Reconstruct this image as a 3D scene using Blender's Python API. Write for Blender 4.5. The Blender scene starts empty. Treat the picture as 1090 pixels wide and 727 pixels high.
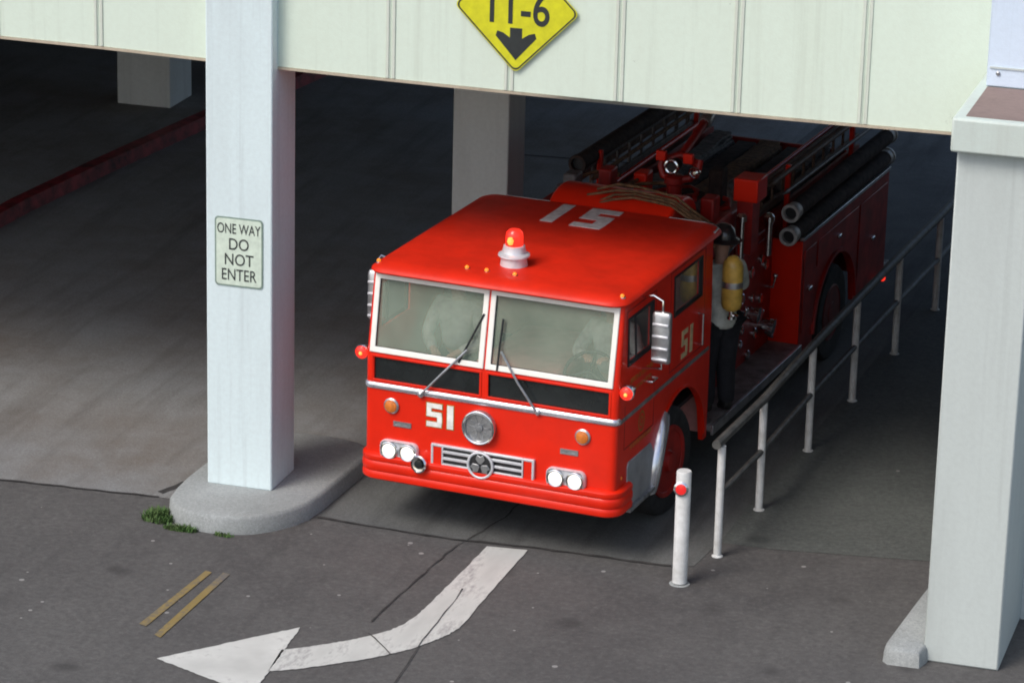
import bpy, bmesh, math, random
from mathutils import Vector, Matrix
random.seed(7)
R = math.radians
S = bpy.context.scene
COL = S.collection
PI = math.pi

# ------------------------------------------------------------------ materials
def new_mat(name):
    m = bpy.data.materials.new(name); m.use_nodes = True
    nt = m.node_tree
    return m, nt, nt.nodes['Principled BSDF'], nt.nodes['Material Output']

def N(nt, t, **kw):
    n = nt.nodes.new(t)
    for k, v in kw.items(): setattr(n, k, v)
    return n

def rgba(c): return (c[0], c[1], c[2], 1)

def mat(name, c, rough=.5, metal=0., var=.12, scale=6., bump=0., bscale=60., coat=0., c2=None, spec=.5, stretch=(1, 1, 1), detail=5., emit=None, es=0.):
    m, nt, p, out = new_mat(name); L = nt.links.new
    tc = N(nt, 'ShaderNodeTexCoord'); mp = N(nt, 'ShaderNodeMapping'); mp.inputs['Scale'].default_value = stretch
    L(tc.outputs['Object'], mp.inputs['Vector'])
    nz = N(nt, 'ShaderNodeTexNoise'); nz.inputs['Scale'].default_value = scale; nz.inputs['Detail'].default_value = detail
    nz.inputs['Roughness'].default_value = .62
    L(mp.outputs[0], nz.inputs['Vector'])
    mx = N(nt, 'ShaderNodeMix', data_type='RGBA')
    rp = N(nt, 'ShaderNodeMapRange'); rp.inputs['From Min'].default_value = .32; rp.inputs['From Max'].default_value = .68
    L(nz.outputs['Fac'], rp.inputs['Value']); L(rp.outputs[0], mx.inputs['Factor'])
    d = c2 or tuple(v * (1 - var * 1.6) for v in c); b = c if c2 else tuple(min(1, v * (1 + var * .5)) for v in c)
    mx.inputs[6].default_value = rgba(d); mx.inputs[7].default_value = rgba(b)
    L(mx.outputs[2], p.inputs['Base Color'])
    rr = N(nt, 'ShaderNodeMapRange'); rr.inputs['To Min'].default_value = min(1, rough * 1.18); rr.inputs['To Max'].default_value = rough * .85
    L(nz.outputs['Fac'], rr.inputs['Value']); L(rr.outputs[0], p.inputs['Roughness'])
    p.inputs['Metallic'].default_value = metal; p.inputs['Specular IOR Level'].default_value = spec
    if coat: p.inputs['Coat Weight'].default_value = coat; p.inputs['Coat Roughness'].default_value = .08
    if bump:
        n2 = N(nt, 'ShaderNodeTexNoise'); n2.inputs['Scale'].default_value = bscale; n2.inputs['Detail'].default_value = 4
        L(mp.outputs[0], n2.inputs['Vector'])
        bp = N(nt, 'ShaderNodeBump'); bp.inputs['Strength'].default_value = bump; bp.inputs['Distance'].default_value = .01
        L(n2.outputs['Fac'], bp.inputs['Height']); L(bp.outputs[0], p.inputs['Normal'])
    if emit:
        p.inputs['Emission Color'].default_value = rgba(emit); p.inputs['Emission Strength'].default_value = es
    return m

def ground_mat(name, base, dark, light, speck=0., cracks=0., streak=0., rough=.9, big=.35, coarse=0):
    m, nt, p, out = new_mat(name); L = nt.links.new
    g = N(nt, 'ShaderNodeNewGeometry')
    def noise(sc, det=6, ro=.6, vec=None):
        n = N(nt, 'ShaderNodeTexNoise'); n.inputs['Scale'].default_value = sc; n.inputs['Detail'].default_value = det; n.inputs['Roughness'].default_value = ro
        L(vec or g.outputs['Position'], n.inputs['Vector']); return n
    def rng(o, a, b, lo=0., hi=1.):
        r = N(nt, 'ShaderNodeMapRange'); r.inputs[1].default_value = a; r.inputs[2].default_value = b; r.inputs[3].default_value = lo; r.inputs[4].default_value = hi
        L(o, r.inputs[0]); return r.outputs[0]
    def mix(f, a, b, bt='MIX'):
        x = N(nt, 'ShaderNodeMix', data_type='RGBA', blend_type=bt)
        if isinstance(f, (int, float)): x.inputs[0].default_value = f
        else: L(f, x.inputs[0])
        for i, v in ((6, a), (7, b)):
            if isinstance(v, tuple): x.inputs[i].default_value = rgba(v)
            else: L(v, x.inputs[i])
        return x.outputs[2]
    c = mix(rng(noise(big, 5).outputs['Fac'], .35, .68), base, dark)
    c = mix(rng(noise(2.3, 8, .7).outputs['Fac'], .45, .8, 0, .75), c, light)
    if streak:
        mp = N(nt, 'ShaderNodeMapping'); mp.inputs['Scale'].default_value = (2.2, .22, 1); mp.inputs['Rotation'].default_value = (0, 0, R(5))
        L(g.outputs['Position'], mp.inputs['Vector'])
        c = mix(rng(noise(1.6, 5, .6, mp.outputs[0]).outputs['Fac'], .5, .78, 0, streak), c, tuple(v * .45 for v in dark))
    fine = noise(38, 3, .8)
    c = mix(rng(fine.outputs['Fac'], .3, .7, 0, .45), c, tuple(v * .5 for v in dark))
    if coarse:
        cn = noise(14, 4, .75); c = mix(rng(cn.outputs['Fac'], .42, .62, 0, .42), c, tuple(v * .62 for v in dark)); cn2 = noise(19, 3, .75); c = mix(rng(cn2.outputs['Fac'], .52, .68, 0, .3), c, tuple(v * 1.3 for v in light))
    fine2 = noise(95, 2, .8)
    c = mix(rng(fine2.outputs['Fac'], .55, .75, 0, .35), c, tuple(v * 1.7 for v in light))
    if speck:
        v = N(nt, 'ShaderNodeTexVoronoi'); v.inputs['Scale'].default_value = 5.5; v.inputs['Randomness'].default_value = 1
        L(g.outputs['Position'], v.inputs['Vector'])
        sel = N(nt, 'ShaderNodeSeparateColor'); L(v.outputs['Color'], sel.inputs[0])
        a = N(nt, 'ShaderNodeMath', operation='LESS_THAN'); L(v.outputs['Distance'], a.inputs[0])
        rs = rng(sel.outputs[1], 0, 1, .05, .14); L(rs, a.inputs[1])
        b = N(nt, 'ShaderNodeMath', operation='LESS_THAN'); L(sel.outputs[0], b.inputs[0]); b.inputs[1].default_value = speck
        k = N(nt, 'ShaderNodeMath', operation='MULTIPLY'); L(a.outputs[0], k.inputs[0]); L(b.outputs[0], k.inputs[1])
        c = mix(k.outputs[0], c, (.27, .26, .25))
        v2 = N(nt, 'ShaderNodeTexVoronoi'); v2.inputs['Scale'].default_value = 1.3; L(g.outputs['Position'], v2.inputs['Vector'])
        s2 = N(nt, 'ShaderNodeSeparateColor'); L(v2.outputs['Color'], s2.inputs[0])
        wob = noise(7, 4); ad = N(nt, 'ShaderNodeMath', operation='ADD'); L(v2.outputs['Distance'], ad.inputs[0]); L(rng(wob.outputs['Fac'], 0, 1, -.2, .2), ad.inputs[1])
        st = rng(ad.outputs[0], .06, .2, 1, 0)
        lt = N(nt, 'ShaderNodeMath', operation='LESS_THAN'); L(s2.outputs[2], lt.inputs[0]); lt.inputs[1].default_value = .3
        k2 = N(nt, 'ShaderNodeMath', operation='MULTIPLY'); L(st, k2.inputs[0]); L(lt.outputs[0], k2.inputs[1])
        k3 = N(nt, 'ShaderNodeMath', operation='MULTIPLY'); L(k2.outputs[0], k3.inputs[0]); k3.inputs[1].default_value = .55
        c = mix(k3.outputs[0], c, tuple(v * .45 for v in dark))
    L(c, p.inputs['Base Color']); p.inputs['Roughness'].default_value = rough; p.inputs['Specular IOR Level'].default_value = .35
    bp = N(nt, 'ShaderNodeBump'); bp.inputs['Strength'].default_value = .5; bp.inputs['Distance'].default_value = .006
    L(fine.outputs['Fac'], bp.inputs['Height']); L(bp.outputs[0], p.inputs['Normal'])
    return m

def paint_mat(name, c, under, wear=.5, rough=.8, stretch=(1, 1, 1)):
    """road paint worn through to the surface below"""
    m, nt, p, out = new_mat(name); L = nt.links.new
    g = N(nt, 'ShaderNodeNewGeometry'); mp = N(nt, 'ShaderNodeMapping'); mp.inputs['Scale'].default_value = stretch
    L(g.outputs['Position'], mp.inputs['Vector'])
    a = N(nt, 'ShaderNodeTexNoise'); a.inputs['Scale'].default_value = 14; a.inputs['Detail'].default_value = 8; a.inputs['Roughness'].default_value = .75
    b = N(nt, 'ShaderNodeTexNoise'); b.inputs['Scale'].default_value = 2.2; b.inputs['Detail'].default_value = 4
    L(mp.outputs[0], a.inputs['Vector']); L(mp.outputs[0], b.inputs['Vector'])
    s = N(nt, 'ShaderNodeMath', operation='ADD'); L(a.outputs['Fac'], s.inputs[0]); L(b.outputs['Fac'], s.inputs[1])
    r = N(nt, 'ShaderNodeMapRange'); r.inputs[1].default_value = .82 + .3 * (1 - wear); r.inputs[2].default_value = 1.02 + .4 * (1 - wear)
    L(s.outputs[0], r.inputs[0])
    x = N(nt, 'ShaderNodeMix', data_type='RGBA'); L(r.outputs[0], x.inputs[0])
    x.inputs[6].default_value = rgba(c); x.inputs[7].default_value = rgba(under)
    y = N(nt, 'ShaderNodeMix', data_type='RGBA', blend_type='MULTIPLY'); y.inputs[0].default_value = .5
    L(x.outputs[2], y.inputs[6]); L(b.outputs['Fac'], y.inputs[7])
    z = N(nt, 'ShaderNodeMix', data_type='RGBA', blend_type='MULTIPLY'); z.inputs[0].default_value = 1
    L(y.outputs[2], z.inputs[6]); z.inputs[7].default_value = (1.35, 1.35, 1.35, 1)
    z.clamp_result = False
    L(z.outputs[2], p.inputs['Base Color']); p.inputs['Roughness'].default_value = rough
    return m

def wall_paint(name, c, dirt, amt=.5, rough=.7, bump=.25, stain_scale=1.1):
    m, nt, p, out = new_mat(name); L = nt.links.new
    g = N(nt, 'ShaderNodeNewGeometry'); mp = N(nt, 'ShaderNodeMapping'); mp.inputs['Scale'].default_value = (1.6, 1.6, .35)
    L(g.outputs['Position'], mp.inputs['Vector'])
    a = N(nt, 'ShaderNodeTexNoise'); a.inputs['Scale'].default_value = stain_scale; a.inputs['Detail'].default_value = 9; a.inputs['Roughness'].default_value = .65
    L(mp.outputs[0], a.inputs['Vector'])
    r = N(nt, 'ShaderNodeMapRange'); r.inputs[1].default_value = .45; r.inputs[2].default_value = .8; r.inputs[4].default_value = amt
    L(a.outputs['Fac'], r.inputs[0])
    x = N(nt, 'ShaderNodeMix', data_type='RGBA'); L(r.outputs[0], x.inputs[0]); x.inputs[6].default_value = rgba(c); x.inputs[7].default_value = rgba(dirt)
    b = N(nt, 'ShaderNodeTexNoise'); b.inputs['Scale'].default_value = 24; b.inputs['Detail'].default_value = 5
    L(g.outputs['Position'], b.inputs['Vector'])
    r2 = N(nt, 'ShaderNodeMapRange'); r2.inputs[1].default_value = .35; r2.inputs[2].default_value = .75; r2.inputs[4].default_value = .22
    L(b.outputs['Fac'], r2.inputs[0])
    y = N(nt, 'ShaderNodeMix', data_type='RGBA'); L(r2.outputs[0], y.inputs[0]); L(x.outputs[2], y.inputs[6]); y.inputs[7].default_value = rgba(dirt)
    m3 = N(nt, 'ShaderNodeMapping'); m3.inputs['Scale'].default_value = (9, 9, .25); L(g.outputs['Position'], m3.inputs['Vector'])
    s1 = N(nt, 'ShaderNodeTexNoise'); s1.inputs['Scale'].default_value = 1; s1.inputs['Detail'].default_value = 6; s1.inputs['Roughness'].default_value = .7; L(m3.outputs[0], s1.inputs['Vector'])
    r3 = N(nt, 'ShaderNodeMapRange'); r3.inputs[1].default_value = .52; r3.inputs[2].default_value = .8; r3.inputs[4].default_value = .42; L(s1.outputs['Fac'], r3.inputs[0])
    y2 = N(nt, 'ShaderNodeMix', data_type='RGBA'); L(r3.outputs[0], y2.inputs[0]); L(y.outputs[2], y2.inputs[6]); y2.inputs[7].default_value = rgba(tuple(v * .8 for v in dirt))
    s4 = N(nt, 'ShaderNodeTexNoise'); s4.inputs['Scale'].default_value = 3.6; s4.inputs['Detail'].default_value = 9; s4.inputs['Roughness'].default_value = .8; L(g.outputs['Position'], s4.inputs['Vector'])
    r4 = N(nt, 'ShaderNodeMapRange'); r4.inputs[1].default_value = .665; r4.inputs[2].default_value = .70; r4.inputs[4].default_value = .5; L(s4.outputs['Fac'], r4.inputs[0])
    y3 = N(nt, 'ShaderNodeMix', data_type='RGBA'); L(r4.outputs[0], y3.inputs[0]); L(y2.outputs[2], y3.inputs[6]); y3.inputs[7].default_value = rgba(tuple(v * .62 for v in dirt))
    L(y3.outputs[2], p.inputs['Base Color']); p.inputs['Roughness'].default_value = rough; p.inputs['Specular IOR Level'].default_value = .3
    bp = N(nt, 'ShaderNodeBump'); bp.inputs['Strength'].default_value = bump; bp.inputs['Distance'].default_value = .006
    n3 = N(nt, 'ShaderNodeTexNoise'); n3.inputs['Scale'].default_value = 70; L(g.outputs['Position'], n3.inputs['Vector'])
    L(n3.outputs['Fac'], bp.inputs['Height']); L(bp.outputs[0], p.inputs['Normal'])
    return m

def glass_mat(name, c, alpha, rough=.06, var=.25):
    m, nt, p, out = new_mat(name); L = nt.links.new
    tc = N(nt, 'ShaderNodeTexCoord'); nz = N(nt, 'ShaderNodeTexNoise'); nz.inputs['Scale'].default_value = 2.2; nz.inputs['Detail'].default_value = 6
    L(tc.outputs['Object'], nz.inputs['Vector'])
    r = N(nt, 'ShaderNodeMapRange'); r.inputs[1].default_value = .3; r.inputs[2].default_value = .7
    r.inputs[3].default_value = alpha * (1 - var); r.inputs[4].default_value = alpha * (1 + var)
    L(nz.outputs['Fac'], r.inputs[0]); L(r.outputs[0], p.inputs['Alpha'])
    p.inputs['Base Color'].default_value = rgba(c); p.inputs['Roughness'].default_value = rough
    return m

M = {}
M['red'] = mat('red_enamel', (.76, .019, .0035), .36, var=.08, scale=2.5, coat=.12, spec=.3)
M['redroof'] = mat('red_roof_enamel', (.70, .022, .006), .5, var=.12, scale=3, coat=.05, spec=.25)
M['rimdark'] = mat('dark_red_rim', (.16, .014, .012), .6, var=.3)  # rear rims, a darker red than the front pair
M['darkred'] = mat('dull_and_shaded_red', (.36, .012, .008), .45, var=.3, scale=4)  # dull red; on the hose body, cab red with shade put into the colour
M['chrome'] = mat('chrome', (.78, .79, .8), .14, 1., var=.12, scale=12)
M['alum'] = mat('aluminium', (.55, .56, .57), .38, .9, var=.2, scale=9)
M['band'] = mat('bright_band', (.70, .72, .78), .25, .75, var=.12, scale=9)
M['treadplate'] = mat('tread_plate', (.33, .34, .35), .45, .55, var=.3, scale=14, bump=.8, bscale=70)
M['rubberdark'] = mat('rubber_seal', (.03, .03, .03), .7, var=.2)
M['platepaint'] = mat('corner_plate_grey', (.36, .37, .38), .5, .3, var=.15, scale=5, bump=.4, bscale=80)
M['board'] = mat('board_plate', (.27, .24, .23), .6, .3, var=.35, scale=7, bump=.7, bscale=60)
M['rubber'] = mat('tyre_rubber', (.022, .022, .023), .8, var=.35, scale=8)
M['black'] = mat('black_paint', (.018, .018, .02), .5, var=.3)
M['hose'] = mat('black_hose', (.040, .022, .018), .85, var=.4, scale=10)
M['tan'] = mat('tan_canvas_hose', (.20, .11, .05), .85, var=.4, scale=18, bump=.5)
M['greyhose'] = mat('grey_canvas_hose', (.20, .19, .18), .85, var=.4, scale=14)
M['dullmetal'] = mat('dull_metal', (.16, .15, .15), .5, .3, var=.3, scale=9)
M['wood'] = mat('ladder_rail', (.15, .085, .055), .6, var=.4, scale=9, stretch=(6, 1, 6))
M['white'] = mat('white_enamel', (.82, .81, .74), .35, var=.05)
M['cream'] = mat('cream_rubber_frame', (.88, .86, .79), .45, var=.06)
M['sidenumber'] = mat('side_number_pale_gold', (.70, .56, .30), .5, var=.15, scale=14)
M['flare'] = mat('fender_chrome', (.75, .76, .80), .2, .8, var=.1, scale=8)
M['coupling'] = mat('coupling_metal', (.50, .49, .47), .5, .25, var=.25, scale=14)
M['bars'] = mat('bright_bars', (.74, .75, .78), .3, .35, var=.1, scale=9)
M['number'] = mat('number_white', (.86, .86, .80), .5, var=.15, scale=14)
M['roofnumber'] = mat('roof_number_grey', (.70, .70, .69), .55, var=.2, scale=14)
M['gold'] = mat('gold_leaf', (.50, .22, .035), .4, .3, var=.3, scale=25)
M['cabpaint'] = mat('cab_inner_paint', (.62, .26, .22), .6, var=.15)
M['glass'] = glass_mat('windscreen_sheen', (.50, .62, .49), .34, var=.18)  # pale green film stands in for the bright reflection on the glass
M['sideglass'] = glass_mat('side_glass', (.30, .36, .33), .25)
M['darkglass'] = mat('dark_lower_glass', (.018, .022, .022), .12, var=.2, spec=.6)
M['amber'] = mat('amber_lens', (.75, .22, .02), .25, var=.1, emit=(1, .24, .02), es=.5)
M['amberoff'] = mat('amber_signal_lens', (.62, .17, .03), .25, var=.25, scale=30, emit=(1, .3, .03), es=.08)
M['redlens'] = mat('red_lens', (.70, .01, .01), .2, var=.1, emit=(1, .04, .02), es=.75)
M['hotlens'] = mat('lamp_glow', (.9, .3, .1), .3, emit=(1, .28, .04), es=1.3)
M['headlamp'] = mat('headlamp_lit', (.9, .9, .85), .2, emit=(1, .90, .76), es=.8)
M['reflector'] = mat('red_reflector', (.80, .02, .02), .2, var=.08, coat=1, emit=(1, .03, .02), es=.12)  # faint red emission added so the reflector looks lit
M['yellowtank'] = mat('yellow_cylinder', (.62, .40, .075), .4, var=.25, scale=9, coat=.2)
M['coat'] = mat('grey_turnout_coat', (.52, .54, .48), .9, var=.25, scale=7, bump=.6, bscale=20)
M['trousers'] = mat('black_trousers', (.012, .013, .018), .85, var=.3, scale=8, bump=.5, bscale=15)
M['boot'] = mat('black_boot', (.012, .012, .012), .5, var=.3)
M['helmet'] = mat('black_helmet', (.02, .02, .022), .3, var=.2, coat=.6)
M['skin'] = mat('skin', (.45, .25, .17), .55, var=.12, scale=14)
M['hair'] = mat('dark_hair', (.03, .02, .015), .6, var=.3)
M['seat'] = mat('seat_vinyl', (.22, .20, .18), .6, var=.2)
M['post'] = mat('post_white_paint', (.74, .75, .74), .5, var=.18, scale=10, c2=(.54, .54, .52))
M['rail'] = mat('rail_grey_paint', (.085, .085, .08), .55, var=.3, scale=10)
M['signwhite'] = mat('sign_white', (.66, .76, .64), .5, var=.1, scale=14)
M['signedge'] = mat('sign_edge_green', (.22, .30, .25), .5, var=.15)
M['signblack'] = mat('sign_black', (.03, .035, .035), .5, var=.2)
M['signyellow'] = mat('sign_yellow', (.68, .66, .018), .45, var=.1, scale=9)
M['grass'] = mat('weed_green', (.07, .16, .035), .8, var=.5, scale=14, c2=(.07, .10, .03))
M['column'] = wall_paint('column_paint_white', (.69, .80, .81), (.49, .54, .54), .5)
M['innercol'] = wall_paint('inner_column_paint', (.66, .68, .66), (.42, .42, .40), .5)
M['spandrel'] = wall_paint('spandrel_cream', (.68, .775, .665), (.58, .635, .53), .4)
M['batten'] = wall_paint('batten_cream', (.64, .69, .60), (.50, .50, .42), .5)
M['lip'] = wall_paint('beam_lip', (.50, .43, .33), (.26, .20, .14), .7)
M['pier'] = wall_paint('pier_shaded_grey', (.55, .60, .575), (.42, .45, .43), .5)  # greyer than the columns: shade on the pier put into its base colour
M['cap'] = wall_paint('pier_cap', (.58, .66, .61), (.5, .52, .47), .5)
M['captray'] = wall_paint('cap_dirt', (.27, .20, .18), (.16, .12, .11), .7, rough=.9)
M['upper'] = wall_paint('upper_wall_blue', (.66, .76, .88), (.52, .60, .68), .35)
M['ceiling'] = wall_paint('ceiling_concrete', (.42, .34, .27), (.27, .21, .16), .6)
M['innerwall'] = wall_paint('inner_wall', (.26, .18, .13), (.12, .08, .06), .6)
M['kerbconc'] = ground_mat('kerb_concrete', (.37, .39, .385), (.23, .245, .235), (.43, .45, .445), rough=.85, big=1.2)
M['redkerb'] = mat('red_kerb_paint', (.22, .012, .018), .6, var=.5, scale=5)
M['asphalt'] = ground_mat('asphalt', (.126, .122, .117), (.082, .078, .077), (.148, .143, .137), speck=.2, coarse=1, streak=.35)
M['asphaltdark'] = ground_mat('walkway_asphalt', (.125, .136, .126), (.080, .087, .082), (.145, .153, .144), speck=.06, coarse=1)
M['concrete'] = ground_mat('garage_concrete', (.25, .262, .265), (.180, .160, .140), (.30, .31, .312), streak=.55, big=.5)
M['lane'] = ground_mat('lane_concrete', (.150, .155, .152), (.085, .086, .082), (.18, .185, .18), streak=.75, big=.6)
M['crack'] = mat('crack_dark', (.045, .042, .040), .95, var=.4)
M['roadwhite'] = paint_mat('road_white', (.53, .53, .50), (.3, .29, .28), .06)
M['roadwhite2'] = paint_mat('road_white_scuffed', (.51, .51, .48), (.26, .25, .245), .30, stretch=(1.8, .6, 1))
M['roadyellow'] = paint_mat('road_yellow', (.25, .18, .06), (.115, .105, .095), .60)

# ------------------------------------------------------------------ mesh helpers
class MB:
    def __init__(s): s.v = []; s.f = []
    def add(s, vs, fs):
        b = len(s.v); s.v += [Vector(v) for v in vs]; s.f += [tuple(b + i for i in f) for f in fs]; return s
    def box(s, x0, x1, y0, y1, z0, z1):
        return s.add([(x, y, z) for z in (z0, z1) for y in (y0, y1) for x in (x0, x1)],
                     [(0, 2, 3, 1), (4, 5, 7, 6), (0, 1, 5, 4), (2, 6, 7, 3), (0, 4, 6, 2), (1, 3, 7, 5)])
    def prism(s, poly, fn, t0, t1):
        n = len(poly)
        s.add([fn(p[0], p[1], t0) for p in poly] + [fn(p[0], p[1], t1) for p in poly],
              [tuple(range(n))[::-1], tuple(range(n, 2 * n))] + [(i, (i + 1) % n, n + (i + 1) % n, n + i) for i in range(n)])
        return s
    def rings(s, rings, cap0=True, cap1=True, closed=True):
        n = len(rings[0]); vs = [p for r in rings for p in r]; fs = []
        for k in range(len(rings) - 1):
            for i in range(n if closed else n - 1):
                j = (i + 1) % n; fs.append((k * n + i, k * n + j, (k + 1) * n + j, (k + 1) * n + i))
        if cap0: fs.append(tuple(range(n))[::-1])
        if cap1: fs.append(tuple((len(rings) - 1) * n + i for i in range(n)))
        return s.add(vs, fs)
    def lathe(s, prof, center, axis=(0, 0, 1), n=24, cap=True):
        a = Vector(axis).normalized(); t = Vector((1, 0, 0)) if abs(a.x) < .9 else Vector((0, 1, 0))
        u = a.cross(t).normalized(); w = a.cross(u); c = Vector(center)
        return s.rings([[c + a * h + (u * math.cos(2 * PI * i / n) + w * math.sin(2 * PI * i / n)) * max(r, 1e-4) for i in range(n)] for r, h in prof], cap, cap)
    def cyl(s, p0, p1, r, n=16, r2=None):
        p0 = Vector(p0); p1 = Vector(p1); d = (p1 - p0)
        return s.lathe([(r, 0), (r2 if r2 is not None else r, d.length)], p0, d, n)
    def tube(s, pts, r, n=8, closed=False):
        pts = [Vector(p) for p in pts]; rs = []
        up = None
        for i, p in enumerate(pts):
            d = (pts[min(i + 1, len(pts) - 1)] - pts[max(i - 1, 0)]).normalized()
            if up is None:
                up = Vector((0, 0, 1)) if abs(d.z) < .9 else Vector((1, 0, 0))
            u = d.cross(up).normalized(); w = u.cross(d).normalized(); up = w
            rs.append([p + (u * math.cos(2 * PI * k / n) + w * math.sin(2 * PI * k / n)) * r for k in range(n)])
        return s.rings(rs)
    def torus(s, c, axis, Rr, r, n=24, m=8):
        a = Vector(axis).normalized(); t = Vector((1, 0, 0)) if abs(a.x) < .9 else Vector((0, 1, 0))
        u = a.cross(t).normalized(); w = a.cross(u); c = Vector(c); vs = []; fs = []
        for i in range(n):
            d = u * math.cos(2 * PI * i / n) + w * math.sin(2 * PI * i / n)
            for j in range(m): vs.append(c + d * (Rr + r * math.cos(2 * PI * j / m)) + a * (r * math.sin(2 * PI * j / m)))
        for i in range(n):
            for j in range(m):
                fs.append((i * m + j, ((i + 1) % n) * m + j, ((i + 1) % n) * m + (j + 1) % m, i * m + (j + 1) % m))
        return s.add(vs, fs)
    def ball(s, c, r, sx=1, sy=1, sz=1, n=14, m=9):
        prof = []
        c = Vector(c)
        rg = []
        for j in range(m):
            th = PI * j / (m - 1); rr = max(math.sin(th) * r, 1e-4); h = -math.cos(th) * r
            rg.append([c + Vector((math.cos(2 * PI * i / n) * rr * sx, math.sin(2 * PI * i / n) * rr * sy, h * sz)) for i in range(n)])
        return s.rings(rg)
    def frame(s, x0, x1, z0, z1, w, fn, t0, t1):
        """rectangular ring in (u,v), thickness along t"""
        o = [(x0, z0), (x1, z0), (x1, z1), (x0, z1)]; i = [(x0 + w, z0 + w), (x1 - w, z0 + w), (x1 - w, z1 - w), (x0 + w, z1 - w)]
        vs = [fn(a, b, t) for t in (t0, t1) for a, b in o] + [fn(a, b, t) for t in (t0, t1) for a, b in i]
        fs = []
        for k in range(4):
            j = (k + 1) % 4
            fs += [(k, j, 8 + j, 8 + k), (4 + k, 12 + k, 12 + j, 4 + j), (k, 4 + k, 4 + j, j), (8 + k, 8 + j, 12 + j, 12 + k)]
        return s.add(vs, fs)
    def xf(s, mtx, start=0):
        for i in range(start, len(s.v)): s.v[i] = mtx @ s.v[i]
        return s
    def build(s, name, m, parent=None, bevel=0., smooth=35, loc=None, seg=2):
        me = bpy.data.meshes.new(name)
        bm = bmesh.new()
        vs = [bm.verts.new(v) for v in s.v]
        for f in s.f:
            try: bm.faces.new([vs[i] for i in f])
            except ValueError: pass
        bmesh.ops.remove_doubles(bm, verts=bm.verts, dist=1e-5)
        bmesh.ops.recalc_face_normals(bm, faces=bm.faces)
        bm.to_mesh(me); bm.free()
        o = bpy.data.objects.new(name, me); COL.objects.link(o)
        if m: me.materials.append(m)
        if parent: o.parent = parent
        if loc: o.location = loc
        if smooth:
            me.polygons.foreach_set('use_smooth', [True] * len(me.polygons))
            me.set_sharp_from_angle(angle=R(smooth))
        if bevel:
            b = o.modifiers.new('bevel', 'BEVEL'); b.width = bevel; b.segments = seg; b.limit_method = 'ANGLE'; b.angle_limit = R(40)
            b.harden_normals = False
        return o

def tag(o, label=None, cat=None, group=None, kind=None):
    if label: o['label'] = label
    if cat: o['category'] = cat
    if group: o['group'] = group
    if kind: o['kind'] = kind
    return o
def empty(name, loc=(0, 0, 0), rz=0.):
    o = bpy.data.objects.new(name, None); COL.objects.link(o); o.location = loc; o.rotation_euler = (0, 0, rz); o.empty_display_size = .2; return o
def copy_tree(o, parent=None):
    c = o.copy(); COL.objects.link(c)
    if parent: c.parent = parent
    for ch in list(o.children): copy_tree(ch, c)
    return c
def struct(o): o['kind'] = 'structure'; return o
def text_mesh(body, size, mtx, name, m, parent=None, ext=.002, offset=0., align='CENTER', xs=1.):
    cu = bpy.data.curves.new(name, 'FONT'); cu.body = body; cu.size = size; cu.align_x = align; cu.align_y = 'CENTER'
    cu.extrude = ext; cu.offset = offset; cu.resolution_u = 6
    t = bpy.data.objects.new(name, cu); COL.objects.link(t); bpy.context.view_layer.update()
    dg = bpy.context.evaluated_depsgraph_get()
    me = bpy.data.meshes.new_from_object(t.evaluated_get(dg)); bpy.data.objects.remove(t); bpy.data.curves.remove(cu)
    me.transform(Matrix.Diagonal((xs, 1, 1, 1))); me.transform(mtx); me.materials.clear(); me.materials.append(m); me.name = name
    o = bpy.data.objects.new(name, me); COL.objects.link(o)
    if parent: o.parent = parent
    return o
FRONT = Matrix(((1, 0, 0, 0), (0, 0, -1, 0), (0, 1, 0, 0), (0, 0, 0, 1)))     # text facing -Y
SIDE = Matrix(((0, 0, 1, 0), (1, 0, 0, 0), (0, 1, 0, 0), (0, 0, 0, 1)))       # text facing +X, reading towards +Y

# ------------------------------------------------------------------ camera, world, sun
cam = bpy.data.cameras.new('camera'); cam.sensor_width = 36; cam.lens = 36 * 3601.28 / 1090; cam.clip_end = 2000; cam.clip_start = .5
co = bpy.data.objects.new('camera', cam); COL.objects.link(co); S.camera = co
p_, r_, y_ = R(-18.3595), R(1.427), R(16.5721)
fw = Vector((-math.sin(y_) * math.cos(p_), math.cos(y_) * math.cos(p_), math.sin(p_)))
rt = Vector((math.cos(y_), math.sin(y_), 0)); up = rt.cross(fw)
r2 = rt * math.cos(r_) + up * math.sin(r_); u2 = -rt * math.sin(r_) + up * math.cos(r_)
co.matrix_world = Matrix(((r2.x, u2.x, -fw.x, 10.4025), (r2.y, u2.y, -fw.y, -27.3219), (r2.z, u2.z, -fw.z, 11.3545), (0, 0, 0, 1)))

w = bpy.data.worlds.new('World'); S.world = w; w.use_nodes = True
nt = w.node_tree; bg = nt.nodes['Background']
sky = nt.nodes.new('ShaderNodeTexSky'); sky.sky_type = 'NISHITA'; sky.sun_disc = False
SUN = Vector((-.42, -.72, .95)).normalized()
sky.sun_elevation = math.asin(SUN.z); sky.sun_rotation = math.atan2(SUN.x, SUN.y)
sky.air_density = 1.0; sky.dust_density = 3.0; sky.ozone_density = 1.0
nt.links.new(sky.outputs[0], bg.inputs['Color']); bg.inputs['Strength'].default_value = .12
sl = bpy.data.lights.new('sun', 'SUN'); sl.energy = 1.2; sl.angle = R(24); sl.color = (1, .97, .93)
so = bpy.data.objects.new('sun', sl); COL.objects.link(so); so.rotation_euler = SUN.to_track_quat('Z', 'Y').to_euler(); so.location = (-20, -40, 40)
S.view_settings.view_transform = 'Standard'; S.view_settings.look = 'None'; S.view_settings.gamma = 1; S.view_settings.exposure = .55
S.render.engine = 'CYCLES'; S.cycles.use_denoising = True; S.cycles.pixel_filter_type = 'BLACKMAN_HARRIS'; S.cycles.filter_width = 1.9
S.cycles.max_bounces = 8; S.cycles.transparent_max_bounces = 12; S.cycles.sample_clamp_indirect = 4

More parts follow.
